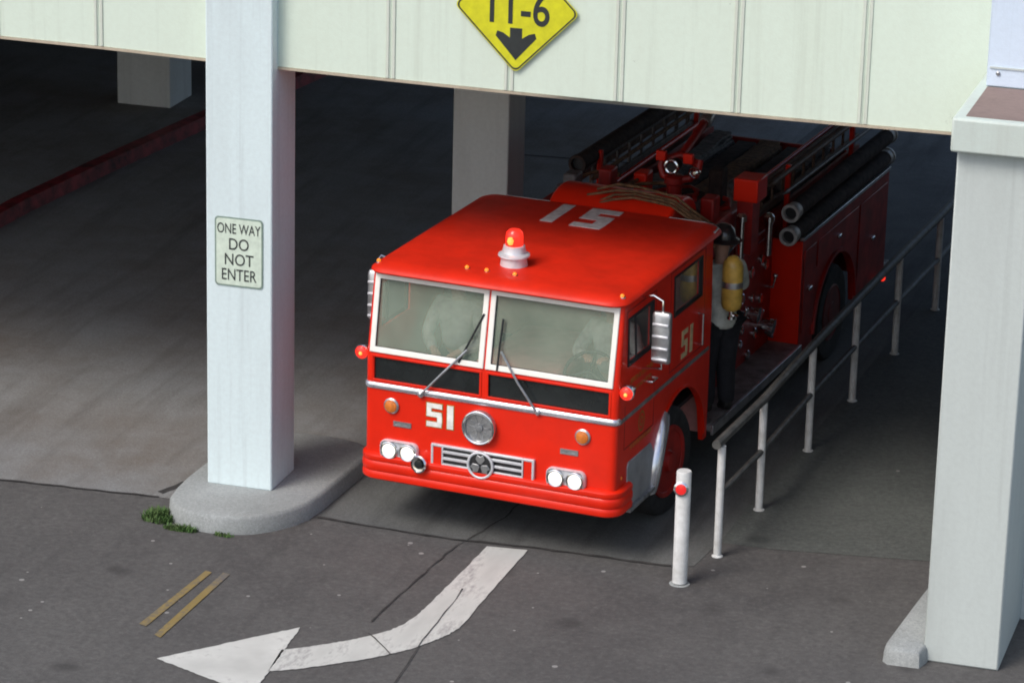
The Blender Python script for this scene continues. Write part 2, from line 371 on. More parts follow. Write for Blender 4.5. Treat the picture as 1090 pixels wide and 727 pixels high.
# ------------------------------------------------------------------ ground
def sheet(name, poly, z, m, parent=None):
    b = MB(); b.add([(x, y, z) for x, y in poly], [tuple(range(len(poly)))]); return b.build(name, m, parent, smooth=0)
struct(sheet('asphalt_road', [(-300, -300), (300, -300), (300, 300), (-300, 300)], 0, M['asphalt']))
def eng_pt(x, y, z=0.):
    a = R(EA); return Vector((EX + x * math.cos(a) - y * math.sin(a), EY + x * math.sin(a) + y * math.cos(a), z))
EX, EY, EA = 2.130, -.2449, -5.5426
struct(sheet('garage_floor', [(-14, .02), (-2.65, -.20), (-1.08, -.11), (.10, -.085), (.30, 1.2), (.86, 4), (1.2, 8), (2.6, 26), (-14, 26)], .004, M['concrete']))
struct(sheet('engine_lane', [(.10, -.085), (.47, -.08), (1.8, -.15), (2.5, -.10), (3.83, -.10), (4.02, -.02), (4.10, .62), (4.14, 1.6), (4.30, 4), (4.5, 8), (5.6, 26), (2.6, 26), (1.2, 8), (.86, 4), (.30, 1.2)], .0045, M['lane']))
struct(sheet('walkway', [(4.10, .62), (4.6, .62), (6.1, .85), (7.4, 1.0), (9.5, 8.0), (9.5, 26), (5.6, 26), (4.5, 8), (4.30, 4), (4.14, 1.6)], .004, M['asphaltdark']))
def strip(name, pts, wd, z, m, jitter=.3):
    b = MB(); vs = []; P = []
    for i in range(len(pts) - 1):
        a = Vector((*pts[i], 0)); c = Vector((*pts[i + 1], 0)); n = max(2, int((c - a).length / .12))
        for k in range(n): P.append(a.lerp(c, k / n))
    P.append(Vector((*pts[-1], 0)))
    for i, p in enumerate(P):
        d = (P[min(i + 1, len(P) - 1)] - P[max(i - 1, 0)]).normalized(); nn = Vector((-d.y, d.x, 0))
        p = p + nn * random.uniform(-1, 1) * wd * jitter
        w2 = wd * .5 * (1 + random.uniform(-.5, .5) * min(1, jitter * 2))
        vs += [p + nn * w2 + Vector((0, 0, z)), p - nn * w2 + Vector((0, 0, z))]
    b.add(vs, [(2 * i, 2 * i + 1, 2 * i + 3, 2 * i + 2) for i in range(len(P) - 1)])
    return struct(b.build(name, m, smooth=0))
strip('pavement_joint', [(-8, -.1), (-2.65, -.21), (-1.08, -.11)], .03, .009, M['crack'])
strip('pavement_joint', [(.47, -.08), (1.8, -.16), (2.5, -.10), (3.83, -.10)], .035, .009, M['crack'])
strip('pavement_crack', [(2.2, 2.6), (2.18, 2.17), (2.09, .5), (1.87, -.4), (1.80, -1.25), (1.74, -2.2)], .013, .0095, M['crack'], .7)
strip('pavement_crack', [(2.25, -1.25), (2.27, -1.52), (2.28, -2.43), (2.34, -3.33), (2.3, -5)], .009, .0135, M['crack'], .6)
strip('pavement_crack', [(1.80, -2.45), (1.95, -2.6), (2.12, -2.80)], .011, .0135, M['crack'], .4)
strip('pavement_joint', [(-1.7, 12.7), (.4, 12.9)], .04, .009, M['crack'], .05)
strip('drain_slot', [(-1.12, .0), (-1.06, .12), (-1.0, .33)], .07, .009, M['crack'], .15)

# painted turn arrow (shaft is one continuous sheet; head apart)
ain = [(1.24, -3.02), (1.40, -2.90), (1.56, -2.77), (1.71, -2.63), (1.84, -2.48), (1.95, -2.32), (2.02, -2.16), (2.06, -1.95), (2.08, -1.7), (2.11, -1.13), (2.15, -.22)]
aout = [(1.29, -3.47), (1.52, -3.33), (1.71, -3.17), (1.92, -3.00), (2.08, -2.83), (2.24, -2.64), (2.36, -2.42), (2.44, -2.24), (2.49, -2.05), (2.50, -1.28), (2.52, -.18)]
b = MB()
def fine(P, k=8, j=.006):
    r = []
    for i in range(len(P) - 1):
        for q in range(k):
            t = q / k; r.append((P[i][0] * (1 - t) + P[i + 1][0] * t + random.uniform(-j, j), P[i][1] * (1 - t) + P[i + 1][1] * t + random.uniform(-j, j)))
    return r + [P[-1]]
ain, aout = fine(ain), fine(aout); nn_ = len(ain)
b.add([(x, y, .008) for x, y in ain] + [(x, y, .008) for x, y in aout], [(i, i + 1, nn_ + 1 + i, nn_ + i) for i in range(nn_ - 1)])
ar = empty('turn_arrow', (1.8, -2.2, 0)); tag(ar, 'worn white curved turn arrow painted on the asphalt before the engine', 'road marking')
o = b.build('shaft', M['roadwhite2'], ar, smooth=0); o.location = (-1.8, 2.2, 0)
o = sheet('arrow_head', fine([(.33, -3.54), (1.22, -2.52), (1.33, -3.95), (.33, -3.54)], 30)[:-1], .008, M['roadwhite'], ar); o.location = (-1.8, 2.2, 0)
o = sheet('lane_line', [(0, -1.63), (.065, -1.65), (-.01, -2.95), (-.085, -2.92)], .008, M['roadyellow']); tag(o, 'faded yellow stripe on the asphalt, the left and fainter of the pair', 'road marking', 'short yellow lane stripes')
o = sheet('lane_line', [(.16, -1.62), (.23, -1.64), (.195, -3.13), (.125, -3.09)], .008, M['roadyellow']); tag(o, 'yellow stripe on the asphalt, right one of the pair, nearer the white arrow', 'road marking', 'short yellow lane stripes')

# kerb island under the left columns
def island(name, outline, h, m, ch=.035, parent=None):
    n = len(outline); c = Vector((sum(p[0] for p in outline) / n, sum(p[1] for p in outline) / n, 0))
    def inset(d):
        r = []
        for i in range(n):
            p = Vector((*outline[i], 0)); a = Vector((*outline[i - 1], 0)); q = Vector((*outline[(i + 1) % n], 0))
            d1 = (p - a).normalized(); d2 = (q - p).normalized(); nn = (Vector((-d1.y, d1.x, 0)) + Vector((-d2.y, d2.x, 0))).normalized()
            r.append(p + nn * d)
        return r
    b = MB(); b.rings([[p + Vector((0, 0, 0)) for p in inset(-.012)], [p + Vector((0, 0, h - ch)) for p in inset(0)], [p + Vector((0, 0, h - .008)) for p in inset(ch * .5)], [p + Vector((0, 0, h)) for p in inset(ch)]], False, True)
    return b.build(name, m, parent, smooth=50)
ol = [(-.30, 14), (-.42, 13)]
arc = [(-.88, .1), (-.87, -.2), (-.84, -.42), (-.76, -.58), (-.64, -.69), (-.50, -.755), (-.30, -.765), (-.10, -.735), (.07, -.66), (.22, -.52), (.33, -.36), (.41, -.16), (.45, .1), (.47, .5), (.50, 1.05)]
oi = [(.52, 1.25), (.46, 1.42), (.30, 1.54), (.05, 1.60), (-.25, 1.60), (-.52, 1.54), (-.72, 1.40), (-.83, 1.2)] + arc
struct(island('kerb_island', oi, .17, M['kerbconc']))
struct(island('kerb_island', [(6.02, -1.38), (6.025, -1.50), (6.07, -1.55), (6.325, -1.545), (6.36, -1.40), (6.40, -.2), (6.4, 1.2), (6.25, 1.2), (6.10, -.4)], .15, M['kerbconc']))
# raised pavement behind the red kerb
kb = [(-6.95, .62), (-6.55, 4.0), (-6.22, 6.5), (-6.15, 8.0), (-5.95, 10.0), (-5.66, 12.3), (-5.2, 15.5), (-4.0, 26)]
b = MB()
for i in range(len(kb) - 1):
    (x0, y0), (x1, y1) = kb[i], kb[i + 1]
    b.rings([[Vector((x0, y0, 0)), Vector((x0 - .02, y0, .17)), Vector((x0 - .20, y0, .17)), Vector((x0 - .20, y0, 0))], [Vector((x1, y1, 0)), Vector((x1 - .02, y1, .17)), Vector((x1 - .20, y1, .17)), Vector((x1 - .20, y1, 0))]])
struct(b.build('red_kerb', M['redkerb'], smooth=0))
b = MB(); q = [(x - .20, y) for x, y in kb]
b.rings([[Vector((x, y, z)) for x, y in q + [(-14, 26), (-14, .62)]] for z in (0, .166)], False, True); struct(b.build('raised_pavement', M['concrete'], smooth=0))

# ------------------------------------------------------------------ garage building
gar = empty('parking_garage', (0, 0, 0)); tag(gar, 'cream panelled parking garage whose front beam spans above the fire engine', 'garage')
BY = .15
jx = [-9.0, -7.9, -6.85, -5.8, -4.75, -3.75, -2.75, -1.73]
jr = [1.05, 2.14, 3.13, 4.17, 5.27]
def zb(x):   # the long beam sags a little at mid span
    t = max(-2.0, min(6.5, x)); return 4.130 + .0058 * (t - 2.9) ** 2 * .35 + .0
def panels(xs):
    for i in range(len(xs) - 1):
        x0, x1 = xs[i], xs[i + 1]
        b = MB()
        b.prism([(x0, zb(x0)), (x1, zb(x1)), (x1, 8.2), (x0, 8.2)], lambda u, v, t: (u, t, v), BY, BY + .40)
        b.build('spandrel_panel', M['spandrel'], gar, bevel=.004)
def battens(xs):
    for x in xs:
        b = MB(); b.box(x - .045, x - .012, BY - .010, BY + .004, zb(x) + .003, 8.2); b.box(x + .014, x + .045, BY - .010, BY + .004, zb(x) + .003, 8.2)
        b.build('batten', M['batten'], gar, bevel=.006)
def lip(xs):
    b = MB()
    for i in range(len(xs) - 1):
        b.prism([(xs[i], zb(xs[i]) - .022), (xs[i + 1], zb(xs[i + 1]) - .022), (xs[i + 1], zb(xs[i + 1]) - .001), (xs[i], zb(xs[i]) - .001)], lambda u, v, t: (u, t, v), BY - .012, BY + .42)
    b.build('drip_edge', M['lip'], gar)
XL = jx + [-.66]; XR = [-.02] + jr + [6.34]
panels(XL); panels(XR); battens(jx[1:]); battens(jr); lip(XL); lip(XR)
b = MB(); b.box(-.655, -.025, .40, .55, 4.11, 8.2); b.build('beam_web', M['spandrel'], gar)
b = MB(); b.prism([(-14, .56), (9.5, .56), (9.5, 10.5), (4.6, 10.5), (4.6, 17.6), (-1.5, 17.6), (-1.5, 27), (-14, 27)], lambda u, v, t: (u, v, t), 4.20, 4.45); b.build('ceiling', M['ceiling'], gar, smooth=0)  # right rear cut back out of view, shaped to let sky light in
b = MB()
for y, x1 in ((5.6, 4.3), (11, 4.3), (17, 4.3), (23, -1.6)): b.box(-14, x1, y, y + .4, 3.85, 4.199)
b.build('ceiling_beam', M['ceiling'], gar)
b = MB(); b.prism([(-14, .56), (9.5, .56), (9.5, 10.5), (4.6, 10.5), (4.6, 17.6), (-1.5, 17.6), (-1.5, 27), (-14, 27)], lambda u, v, t: (u, v, t), 7.9, 8.2); b.build('roof_slab', M['ceiling'], gar, smooth=0)  # follows the ceiling outline, cut for the same sky light
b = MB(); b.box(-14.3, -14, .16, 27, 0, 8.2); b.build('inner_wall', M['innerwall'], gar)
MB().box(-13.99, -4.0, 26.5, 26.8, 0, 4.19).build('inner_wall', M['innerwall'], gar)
MB().box(9.5, 9.8, .6, 10.5, 0, 8.2).build('side_wall', M['innerwall'], gar); MB().box(9.5, 9.8, 26, 27, 0, 8.2).build('side_wall', M['innerwall'], gar)  # right wall stops short, leaving an added opening for sky light

def column(x0, x1, y0, y1, z0, z1, label, m, grp='square columns of the garage'):
    cx, cy = (x0 + x1) / 2, (y0 + y1) / 2
    b = MB(); hx, hy = (x1 - x0) / 2, (y1 - y0) / 2
    ring = lambda z, e: [Vector((sx * (hx + e), sy * (hy + e), z)) for sx, sy in ((-1, -1), (1, -1), (1, 1), (-1, 1))]
    b.rings([ring(z0, .0), ring(z0 + .02, .0), ring(z1, 0)])
    o = b.build('column', m, bevel=.014, loc=(cx, cy, 0)); return tag(o, label, 'column', grp)
column(-.64, -.005, 0, .60, .165, 8.2, 'white square column in front carrying the one way sign', M['column'])
column(-.07, .545, 5.5, 6.1, .165, 4.199, 'pale inner column half hidden behind the cab roof', M['innercol'])
column(-7.0, -6.25, 12.65, 13.4, .160, 4.199, 'grey column far back on the pavement behind the red kerb', M['innercol'])

pr = empty('corner_pier', (6.65, -.9, 0)); tag(pr, 'massive pale grey pier with projecting cap at the right edge', 'pier')
def pchild(mb, name, m, bevel=.01):
    mb.xf(Matrix.Translation((-6.65, .9, 0))); return mb.build(name, m, pr, bevel=bevel)
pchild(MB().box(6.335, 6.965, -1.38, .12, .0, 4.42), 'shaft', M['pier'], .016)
cp = pchild(MB().box(6.295, 7.12, -1.50, .125, 4.421, 4.70), 'cap', M['cap'], .02)
b = MB(); b.box(6.39, 7.119, -1.41, -.385, 4.701, 4.704); b.xf(Matrix.Translation((-6.65, .9, 0))); b.build('dirt_layer', M['captray'], cp)
uw = pchild(MB().box(6.375, 8.2, -.38, .124, 4.706, 8.2), 'upper_wall', M['upper'], .012)
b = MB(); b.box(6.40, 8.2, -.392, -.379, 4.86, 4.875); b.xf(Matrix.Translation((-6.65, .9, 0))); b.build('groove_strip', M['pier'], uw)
b = MB(); b.lathe([(.018, 0), (.018, .012), (.009, .018)], (6.47, -.380, 4.82), (0, -1, 0), 10); b.xf(Matrix.Translation((-6.65, .9, 0))); b.build('bolt', M['alum'], uw)
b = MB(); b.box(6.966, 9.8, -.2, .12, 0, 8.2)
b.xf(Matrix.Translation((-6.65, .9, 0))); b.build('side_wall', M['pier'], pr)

# signs
sg = empty('one_way_sign', (-.32, -.004, 2.43)); tag(sg, 'white rectangular sign with black words on the front column', 'sign')
def rrect(w_, h_, r, n=5):
    p = []
    for cx, cy, a0 in ((w_ - r, h_ - r, 0), (-(w_ - r), h_ - r, 90), (-(w_ - r), -(h_ - r), 180), (w_ - r, -(h_ - r), 270)):
        for k in range(n + 1): a = R(a0 + 90 * k / n); p.append((cx + r * math.cos(a), cy + r * math.sin(a)))
    return p
fY = lambda u, v, t: (u, t, v)
MB().prism(rrect(.232, .325, .035), fY, -.004, 0).build('plate', M['signedge'], sg)
MB().prism(rrect(.218, .311, .028), fY, -.006, -.0041).build('face', M['signwhite'], sg)
for body, z, s, xs in (('ONE WAY', .215, .135, .665), ('DO', .070, .155, .84), ('NOT', -.075, .155, .84), ('ENTER', -.218, .155, .74)):
    text_mesh(body, s, Matrix.Translation((0, -.0085, z)) @ FRONT, 'lettering', M['signblack'], sg, .001, .0, xs=xs)

CX, CZ = 2.205, 4.87
ds = empty('clearance_sign', (CX, BY - .03, CZ)); tag(ds, 'yellow diamond sign reading 11-6 on the beam above the engine', 'sign')
def diamond(h, r):
    p = []
    for k in range(4):
        a0 = k * 90; c = (h - r * 1.414); cx, cy = c * math.cos(R(a0)), c * math.sin(R(a0))
        for j in range(6): a = R(a0 - 45 + 90 * j / 5); p.append((cx + r * math.cos(a), cy + r * math.sin(a)))
    return p
MB().prism(diamond(.565, .05), fY, -.004, 0).build('plate', M['signyellow'], ds)
b = MB(); o1 = diamond(.555, .05); o2 = diamond(.537, .045); n = len(o1)
b.add([(u, t, v) for t in (-.0055, -.0041) for u, v in o1] + [(u, t, v) for t in (-.0055, -.0041) for u, v in o2],
      [f for i in range(n) for f in ((i, (i + 1) % n, 2 * n + (i + 1) % n, 2 * n + i), (i, n + i, n + (i + 1) % n, (i + 1) % n), (2 * n + i, 2 * n + (i + 1) % n, 3 * n + (i + 1) % n, 3 * n + i), (n + i, 3 * n + i, 3 * n + (i + 1) % n, n + (i + 1) % n))])
b.build('border', M['signblack'], ds, smooth=0)
text_mesh('11-6', .42, Matrix.Translation((.0, -.0065, .0)) @ FRONT, 'lettering', M['signblack'], ds, .001, .004, xs=.80)
arrow = [(0, -.45), (.185, -.245), (.17, -.20), (.115, -.215), (.055, -.255), (.055, -.165), (-.055, -.165), (-.055, -.255), (-.115, -.215), (-.17, -.20), (-.185, -.245)]
MB().prism(arrow, fY, -.006, -.0041).build('arrow', M['signblack'], ds, smooth=0)
MB().prism([(u, -v) for u, v in arrow][::-1], fY, -.006, -.0041).build('arrow', M['signblack'], ds, smooth=0)
MB().box(-.03, .03, .0005, .029, -.5, .5).build('bracket', M['alum'], ds)

# handrail and bollard
hr = empty('handrail', (4.16, .28, 0)); tag(hr, 'long handrail of white posts and dark grey rails right of the engine', 'handrail')
pp = [(4.16, .28), (4.25, 1.54), (4.34, 3.27), (4.45, 4.88), (4.57, 6.53), (4.70, 8.22), (4.80, 9.9), (4.90, 11.6), (5.0, 13.2)]
for i, (x, y) in enumerate(pp):
    b = MB(); b.cyl((x - 4.16, y - .28, .004), (x - 4.16, y - .28, 1.06), .036, 14); po = b.build('post', M['post'], hr)
    MB().lathe([(.052, .004), (.052, .010), (.036, .018)], (x - 4.16, y - .28, 0), n=14).build('base_flange', M['post'], po)
pts = [(x - 4.16, y - .28) for x, y in pp]; pts = [(pts[0][0] - .03, pts[0][1] - .10)] + pts[1:]
MB().tube([(x, y, 1.095) for x, y in pts], .042, 10).build('top_rail', M['rail'], hr)
MB().tube([(x, y, .58) for x, y in pts[1:]][:0] + [(0, .02, .60)] + [(x, y, .585) for x, y in pts[1:]], .028, 10).build('mid_rail', M['rail'], hr)

bo = empty('bollard', (4.0, -.46, 0)); tag(bo, 'short white bollard with red reflector beside the front wheel', 'bollard')
b = MB(); b.lathe([(.066, .02), (.066, 1.05), (.060, 1.062), (.0, 1.066)], (0, 0, 0), n=22); b.build('post', M['post'], bo)
MB().lathe([(.092, .004), (.09, .007), (.068, .009)], (0, 0, 0), n=22).build('footing', M['kerbconc'], bo)
rf = MB().lathe([(.062, 0), (.066, .012), (.05, .02)], (-.005, -.064, .915), (.12, -1, .1), 18).build('reflector_ring', M['chrome'], bo)
MB().lathe([(.050, 0), (.046, .01), (.0, .016)], (-.003, -.080, .915), (.12, -1, .1), 18).build('reflector', M['reflector'], bo)

# weeds by the kerb
def tuft(name, cx, cy, rx, ry, n, h, label):
    b = MB()
    for i in range(n):
        a = random.uniform(0, 2 * PI); q = math.sqrt(random.random()); x = rx * q * math.cos(a); y = ry * q * math.sin(a)
        hh = h * random.uniform(.4, 1) * (1.1 - .5 * q); an = random.uniform(0, 2 * PI); lx, ly = math.cos(an) * hh * .6, math.sin(an) * hh * .6; wd = random.uniform(.004, .010)
        px, py = -math.sin(an) * wd, math.cos(an) * wd
        b.add([(x - px, y - py, 0), (x + px, y + py, 0), (x + px * .8 + lx * .4, y + py * .8 + ly * .4, hh * .6), (x - px * .8 + lx * .4, y - py * .8 + ly * .4, hh * .6), (x + lx, y + ly, hh)], [(0, 1, 2, 3), (3, 2, 4)])
    return tag(b.build(name, M['grass'], smooth=0, loc=(cx, cy, .002)), label, 'weed')
tuft('weed_tuft', -.86, -.60, .17, .15, 480, .12, 'bushy green weed clump at the left end of the kerb island')
tuft('weed_tuft', -.58, -.80, .17, .05, 260, .075, 'low green weeds along the front foot of the kerb island')
tuft('weed_tuft', -.16, -.80, .10, .035, 70, .045, 'tiny sparse weed sprout under the front face of the kerb')

# ------------------------------------------------------------------ fire engine
E = empty('fire_engine', (EX, EY, 0), R(EA)); tag(E, 'red fire engine numbered 51 pulling out of the parking garage', 'fire engine')
HW = 1.215; YF = .05
def lean(z): return max(0, min(1, (z - 1.66) / .76)) * .13
# cab shell: one strip round the front, with openings
zt = 2.42
rows_z = [None, 1.20, 1.36, 1.415, 1.64, 1.695, 1.83, 1.94, 2.245, 2.30, 2.365, zt]
us = []   # (x, y, nx, ny, tag)
ARC0, ARC1, ACY, ACZ, ARR = 1.00, 2.44, 1.70, .46, .70
ysl = [2.50, 2.46, 2.20] + [2.40 - .08 * i for i in range(0, 18)] + [1.46, .90, .28, .20]
ysl = sorted(set(round(v, 3) for v in ysl), reverse=True)
rad = .055
for y in ysl: us.append((-HW, y, -1, 0))
us.append((-HW, YF + rad, -1, 0))
for k in range(1, 6): a = R(180 + 90 * k / 6); us.append((-HW + rad + rad * math.cos(a), YF + rad + rad * math.sin(a), math.cos(a), math.sin(a)))
WX = [-HW + rad, -1.13, -.075, -.06, -.045, 1.0, 1.12]
for x in [-HW + rad, -1.13, -.085, -.05, -.03, 1.13, HW - rad]: us.append((x, YF, 0, -1))
for k in range(1, 6): a = R(270 + 90 * k / 6); us.append((HW - rad + rad * math.cos(a), YF + rad + rad * math.sin(a), math.cos(a), math.sin(a)))
us.append((HW, YF + rad, 1, 0))
for y in reversed(ysl): us.append((HW, y, 1, 0))
def zbot(x, y):
    if abs(x) < HW - .001 and y < .5: return .60
    if y < .30: return .60
    if ARC0 - .02 < y < ARC1 + .02:
        d = ARR ** 2 - (y - ACY) ** 2
        return max(.44, ACZ + math.sqrt(d)) if d > 0 else .44
    return .44
def cab_pt(i, j, off):
    x, y, nx, ny = us[i]; z = rows_z[j] if j else zbot(x, y)
    fwt = max(0., 1 - max(0, y - YF) / .26)
    tum = .02 * max(0, (z - 1.7)) * abs(nx)
    return Vector((x - off * nx - math.copysign(tum, x), y - off * ny + lean(z) * fwt, z))
def is_hole(i, j):
    x0, y0, n0, _ = us[i]; x1, y1, n1, _ = us[i + 1]; xm, ym = (x0 + x1) / 2, (y0 + y1) / 2
    if j == 0: return False
    zm = (rows_z[j] + rows_z[j + 1]) / 2
    if abs(xm) < 1.13 and ym < YF + .001:
        if -.085 < xm < -.03: return False
        if 1.695 < zm < 2.365 or 1.415 < zm < 1.64: return True
    if abs(abs(xm) - HW) < .001:
        if .28 < ym < .90 and 1.83 < zm < 2.245: return True
        if 1.46 < ym < 2.20 and 1.94 < zm < 2.30: return True
    return False
b = MB(); nU, nZ = len(us), len(rows_z)
vid = {}
def vtx(i, j, k):
    if (i, j, k) not in vid: vid[(i, j, k)] = len(b.v); b.v.append(cab_pt(i, j, .045 * k))
    return vid[(i, j, k)]
solid = lambda i, j: 0 <= i < nU - 1 and 0 <= j < nZ - 1 and not is_hole(i, j)
for i in range(nU - 1):
    for j in range(nZ - 1):
        if not solid(i, j): continue
        b.f.append((vtx(i, j, 0), vtx(i + 1, j, 0), vtx(i + 1, j + 1, 0), vtx(i, j + 1, 0)))
        b.f.append((vtx(i, j, 1), vtx(i, j + 1, 1), vtx(i + 1, j + 1, 1), vtx(i + 1, j, 1)))
        if not solid(i - 1, j): b.f.append((vtx(i, j, 0), vtx(i, j + 1, 0), vtx(i, j + 1, 1), vtx(i, j, 1)))
        if not solid(i + 1, j): b.f.append((vtx(i + 1, j, 0), vtx(i + 1, j, 1), vtx(i + 1, j + 1, 1), vtx(i + 1, j + 1, 0)))
        if not solid(i, j - 1): b.f.append((vtx(i, j, 0), vtx(i, j, 1), vtx(i + 1, j, 1), vtx(i + 1, j, 0)))
        if not solid(i, j + 1): b.f.append((vtx(i, j + 1, 0), vtx(i + 1, j + 1, 0), vtx(i + 1, j + 1, 1), vtx(i, j + 1, 1)))
cab = b.build('cab', M['red'], E, smooth=40)
# roof: lofted rounded slab
def rr_ring(inset, z, crown=0.):
    hw = HW - .02; y0, y1 = .11, 2.76; r = .16; rg = []
    for cx, cy, a0 in ((hw - r, y1 - r, 0), (-(hw - r), y1 - r, 90), (-(hw - r), y0 + r * .8, 180), (hw - r, y0 + r * .8, 270)):
        rr_ = r if cy > 1 else r * .8
        for k in range(7):
            a = R(a0 + 15 * k); rg.append(Vector((cx + (rr_ - inset) * math.cos(a) + (0 if rr_ == r else math.copysign(r - rr_, cx) * 1), cy + (rr_ - inset) * math.sin(a), z)))
    return rg
b = MB(); b.rings([rr_ring(.0, 2.395), rr_ring(-.03, 2.40), rr_ring(-.042, 2.415), rr_ring(-.035, 2.432), rr_ring(-.005, 2.455), rr_ring(.05, 2.475), rr_ring(.12, 2.486)])
roof = b.build('roof', M['redroof'], E, smooth=60)
b = MB(); b.tube([(-1.0, 2.775, 2.452), (1.02, 2.775, 2.452), (1.12, 2.75, 2.45), (1.19, 2.66, 2.45), (1.205, 2.5, 2.45)], .011, 6); b.build('gutter', M['alum'], E)
MB().box(-1.16, 1.16, 2.44, 2.49, .5, 2.40).build('rear_wall', M['cabpaint'], E)
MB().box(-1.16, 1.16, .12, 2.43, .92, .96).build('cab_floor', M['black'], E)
# windscreen frames and glass
def wsfn(off):
    return lambda u, v, t: (u, YF + lean(v) - off - t, v)
for nm, x0, x1 in (('l', -1.172, -.066), ('r', -.048, 1.165)):
    b = MB(); b.frame(x0, x1, 1.675, 2.385, .050, wsfn(0), -.012, .016); fr = b.build('windscreen_frame', M['cream'], E, bevel=.006)
    b = MB(); b.frame(x0 + .040, x1 - .040, 1.715, 2.345, .012, wsfn(0), -.010, .005); b.build('gasket', M['rubberdark'], fr, smooth=0)
    b = MB(); b.add([wsfn(0)(u, v, -.015) for u, v in ((x0 + .03, 1.70), (x1 - .03, 1.70), (x1 - .03, 2.36), (x0 + .03, 2.36))], [(0, 1, 2, 3)])
    b.build('windscreen', M['glass'], E, smooth=0)
    b = MB(); b.frame(x0 + .012, x1 - .012, 1.402, 1.652, .022, lambda u, v, t: (u, YF - t, v), -.01, .007); b.build('lower_window_frame', M['red'], E, bevel=.004)
    b = MB(); b.add([(u, YF + .02, v) for u, v in ((x0 + .02, 1.41), (x1 - .02, 1.41), (x1 - .02, 1.65), (x0 + .02, 1.65))], [(0, 1, 2, 3)]); b.build('lower_window', M['darkglass'], E, smooth=0)
# bright band
b = MB(); rings_ = []
band = [(-HW, 2.43, -1, 0), (-HW, YF + rad, -1, 0)] + [(-HW + rad + rad * math.cos(R(180 + 15 * k)), YF + rad + rad * math.sin(R(180 + 15 * k)), math.cos(R(180 + 15 * k)), math.sin(R(180 + 15 * k))) for k in range(1, 6)] + [(-HW + rad, YF, 0, -1), (HW - rad, YF, 0, -1)] + [(HW - rad + rad * math.cos(R(270 + 15 * k)), YF + rad + rad * math.sin(R(270 + 15 * k)), math.cos(R(270 + 15 * k)), math.sin(R(270 + 15 * k))) for k in range(1, 6)] + [(HW, YF + rad, 1, 0)]
fb = band[1:]
b.rings([[Vector((x + nx * o_, y + ny * o_, z)) for o_, z in ((.001, 1.328), (.012, 1.334), (.018, 1.358), (.012, 1.384), (.001, 1.39))] for x, y, nx, ny in fb]); b.build('front_band', M['band'], E, smooth=50)
for s in (-1, 1):
    MB().box(min(s * HW, s * (HW + .008)), max(s * HW, s * (HW + .008)), YF + rad + .02, 2.45, 1.325, 1.365).build('side_band', M['board'], E, bevel=.003)
# bumper
path = [(-HW, .36, -1, 0), (-HW, .16, -1, 0)] + [(-HW + .12 + .12 * math.cos(R(180 + 15 * k)), YF + .12 + .12 * math.sin(R(180 + 15 * k)), math.cos(R(180 + 15 * k)), math.sin(R(180 + 15 * k))) for k in range(1, 6)] + [(-HW + .12, YF, 0, -1), (HW - .12, YF, 0, -1)] + [(HW - .12 + .12 * math.cos(R(270 + 15 * k)), YF + .12 + .12 * math.sin(R(270 + 15 * k)), math.cos(R(270 + 15 * k)), math.sin(R(270 + 15 * k))) for k in range(1, 6)] + [(HW, .16, 1, 0), (HW, .36, 1, 0)]
prof = [(-.05, .47), (.036, .475), (.054, .49), (.058, .525), (.052, .545), (.046, .555), (.052, .565), (.058, .585), (.058, .625), (.052, .642), (.046, .65), (.052, .658), (.056, .675), (.054, .70), (.036, .718), (.012, .722), (-.05, .722)]
b = MB(); b.rings([[Vector((x + nx * o_, y + ny * o_, z)) for o_, z in prof] for x, y, nx, ny in path]); b.build('bumper', M['red'], E, smooth=40)

# front fittings -------------------------------------------------
fF = lambda u, v, t: (u, YF - t, v)
def digit(d, x0, x1, z0, z1, s):
    if d == '1': return [[(x0, z0), (x1, z0), (x1, z1), (x0, z1)]]
    zm = (z0 + z1) / 2 + .1 * (z1 - z0) * 0.3
    return [[(x0, z1 - s), (x1, z1 - s), (x1, z1), (x0, z1)], [(x0, zm + s / 2), (x0 + s, zm + s / 2), (x0 + s, z1 - s), (x0, z1 - s)],
            [(x0, zm - s / 2), (x1, zm - s / 2), (x1 - .006, zm + s / 2), (x0, zm + s / 2)], [(x1 - s, z0 + s), (x1, z0 + s), (x1, zm - s / 2), (x1 - s, zm - s / 2)],
            [(x0, z0), (x1 - .006, z0), (x1, z0 + s), (x0, z0 + s)]]
def number(fn, d5, d1, s, m, t0, t1, bold1=None):
    for d, box_ in (('5', d5), ('1', d1)):
        b = MB()
        for q in digit(d, *box_, s): b.prism(q, fn, t0, t1)
        b.build('number', m, E, smooth=0)
number(fF, (-.614, -.446, 1.046, 1.284), (-.414, -.336, 1.046, 1.284), .063, M['gold'], .0002, .002)
number(fF, (-.605, -.455, 1.055, 1.275), (-.405, -.345, 1.055, 1.275), .046, M['number'], .0022, .005)
number(lambda u, v, t: (u, v, 2.486 + t), (-.05, .26, 2.00, 2.63), (-.35, -.23, 2.02, 2.63), .13, M['roofnumber'], .001, .005)
number(lambda u, v, t: (HW + t, u, v), (1.68, 1.84, 1.46, 1.73), (1.91, 1.98, 1.46, 1.73), .05, M['sidenumber'], .0005, .004)
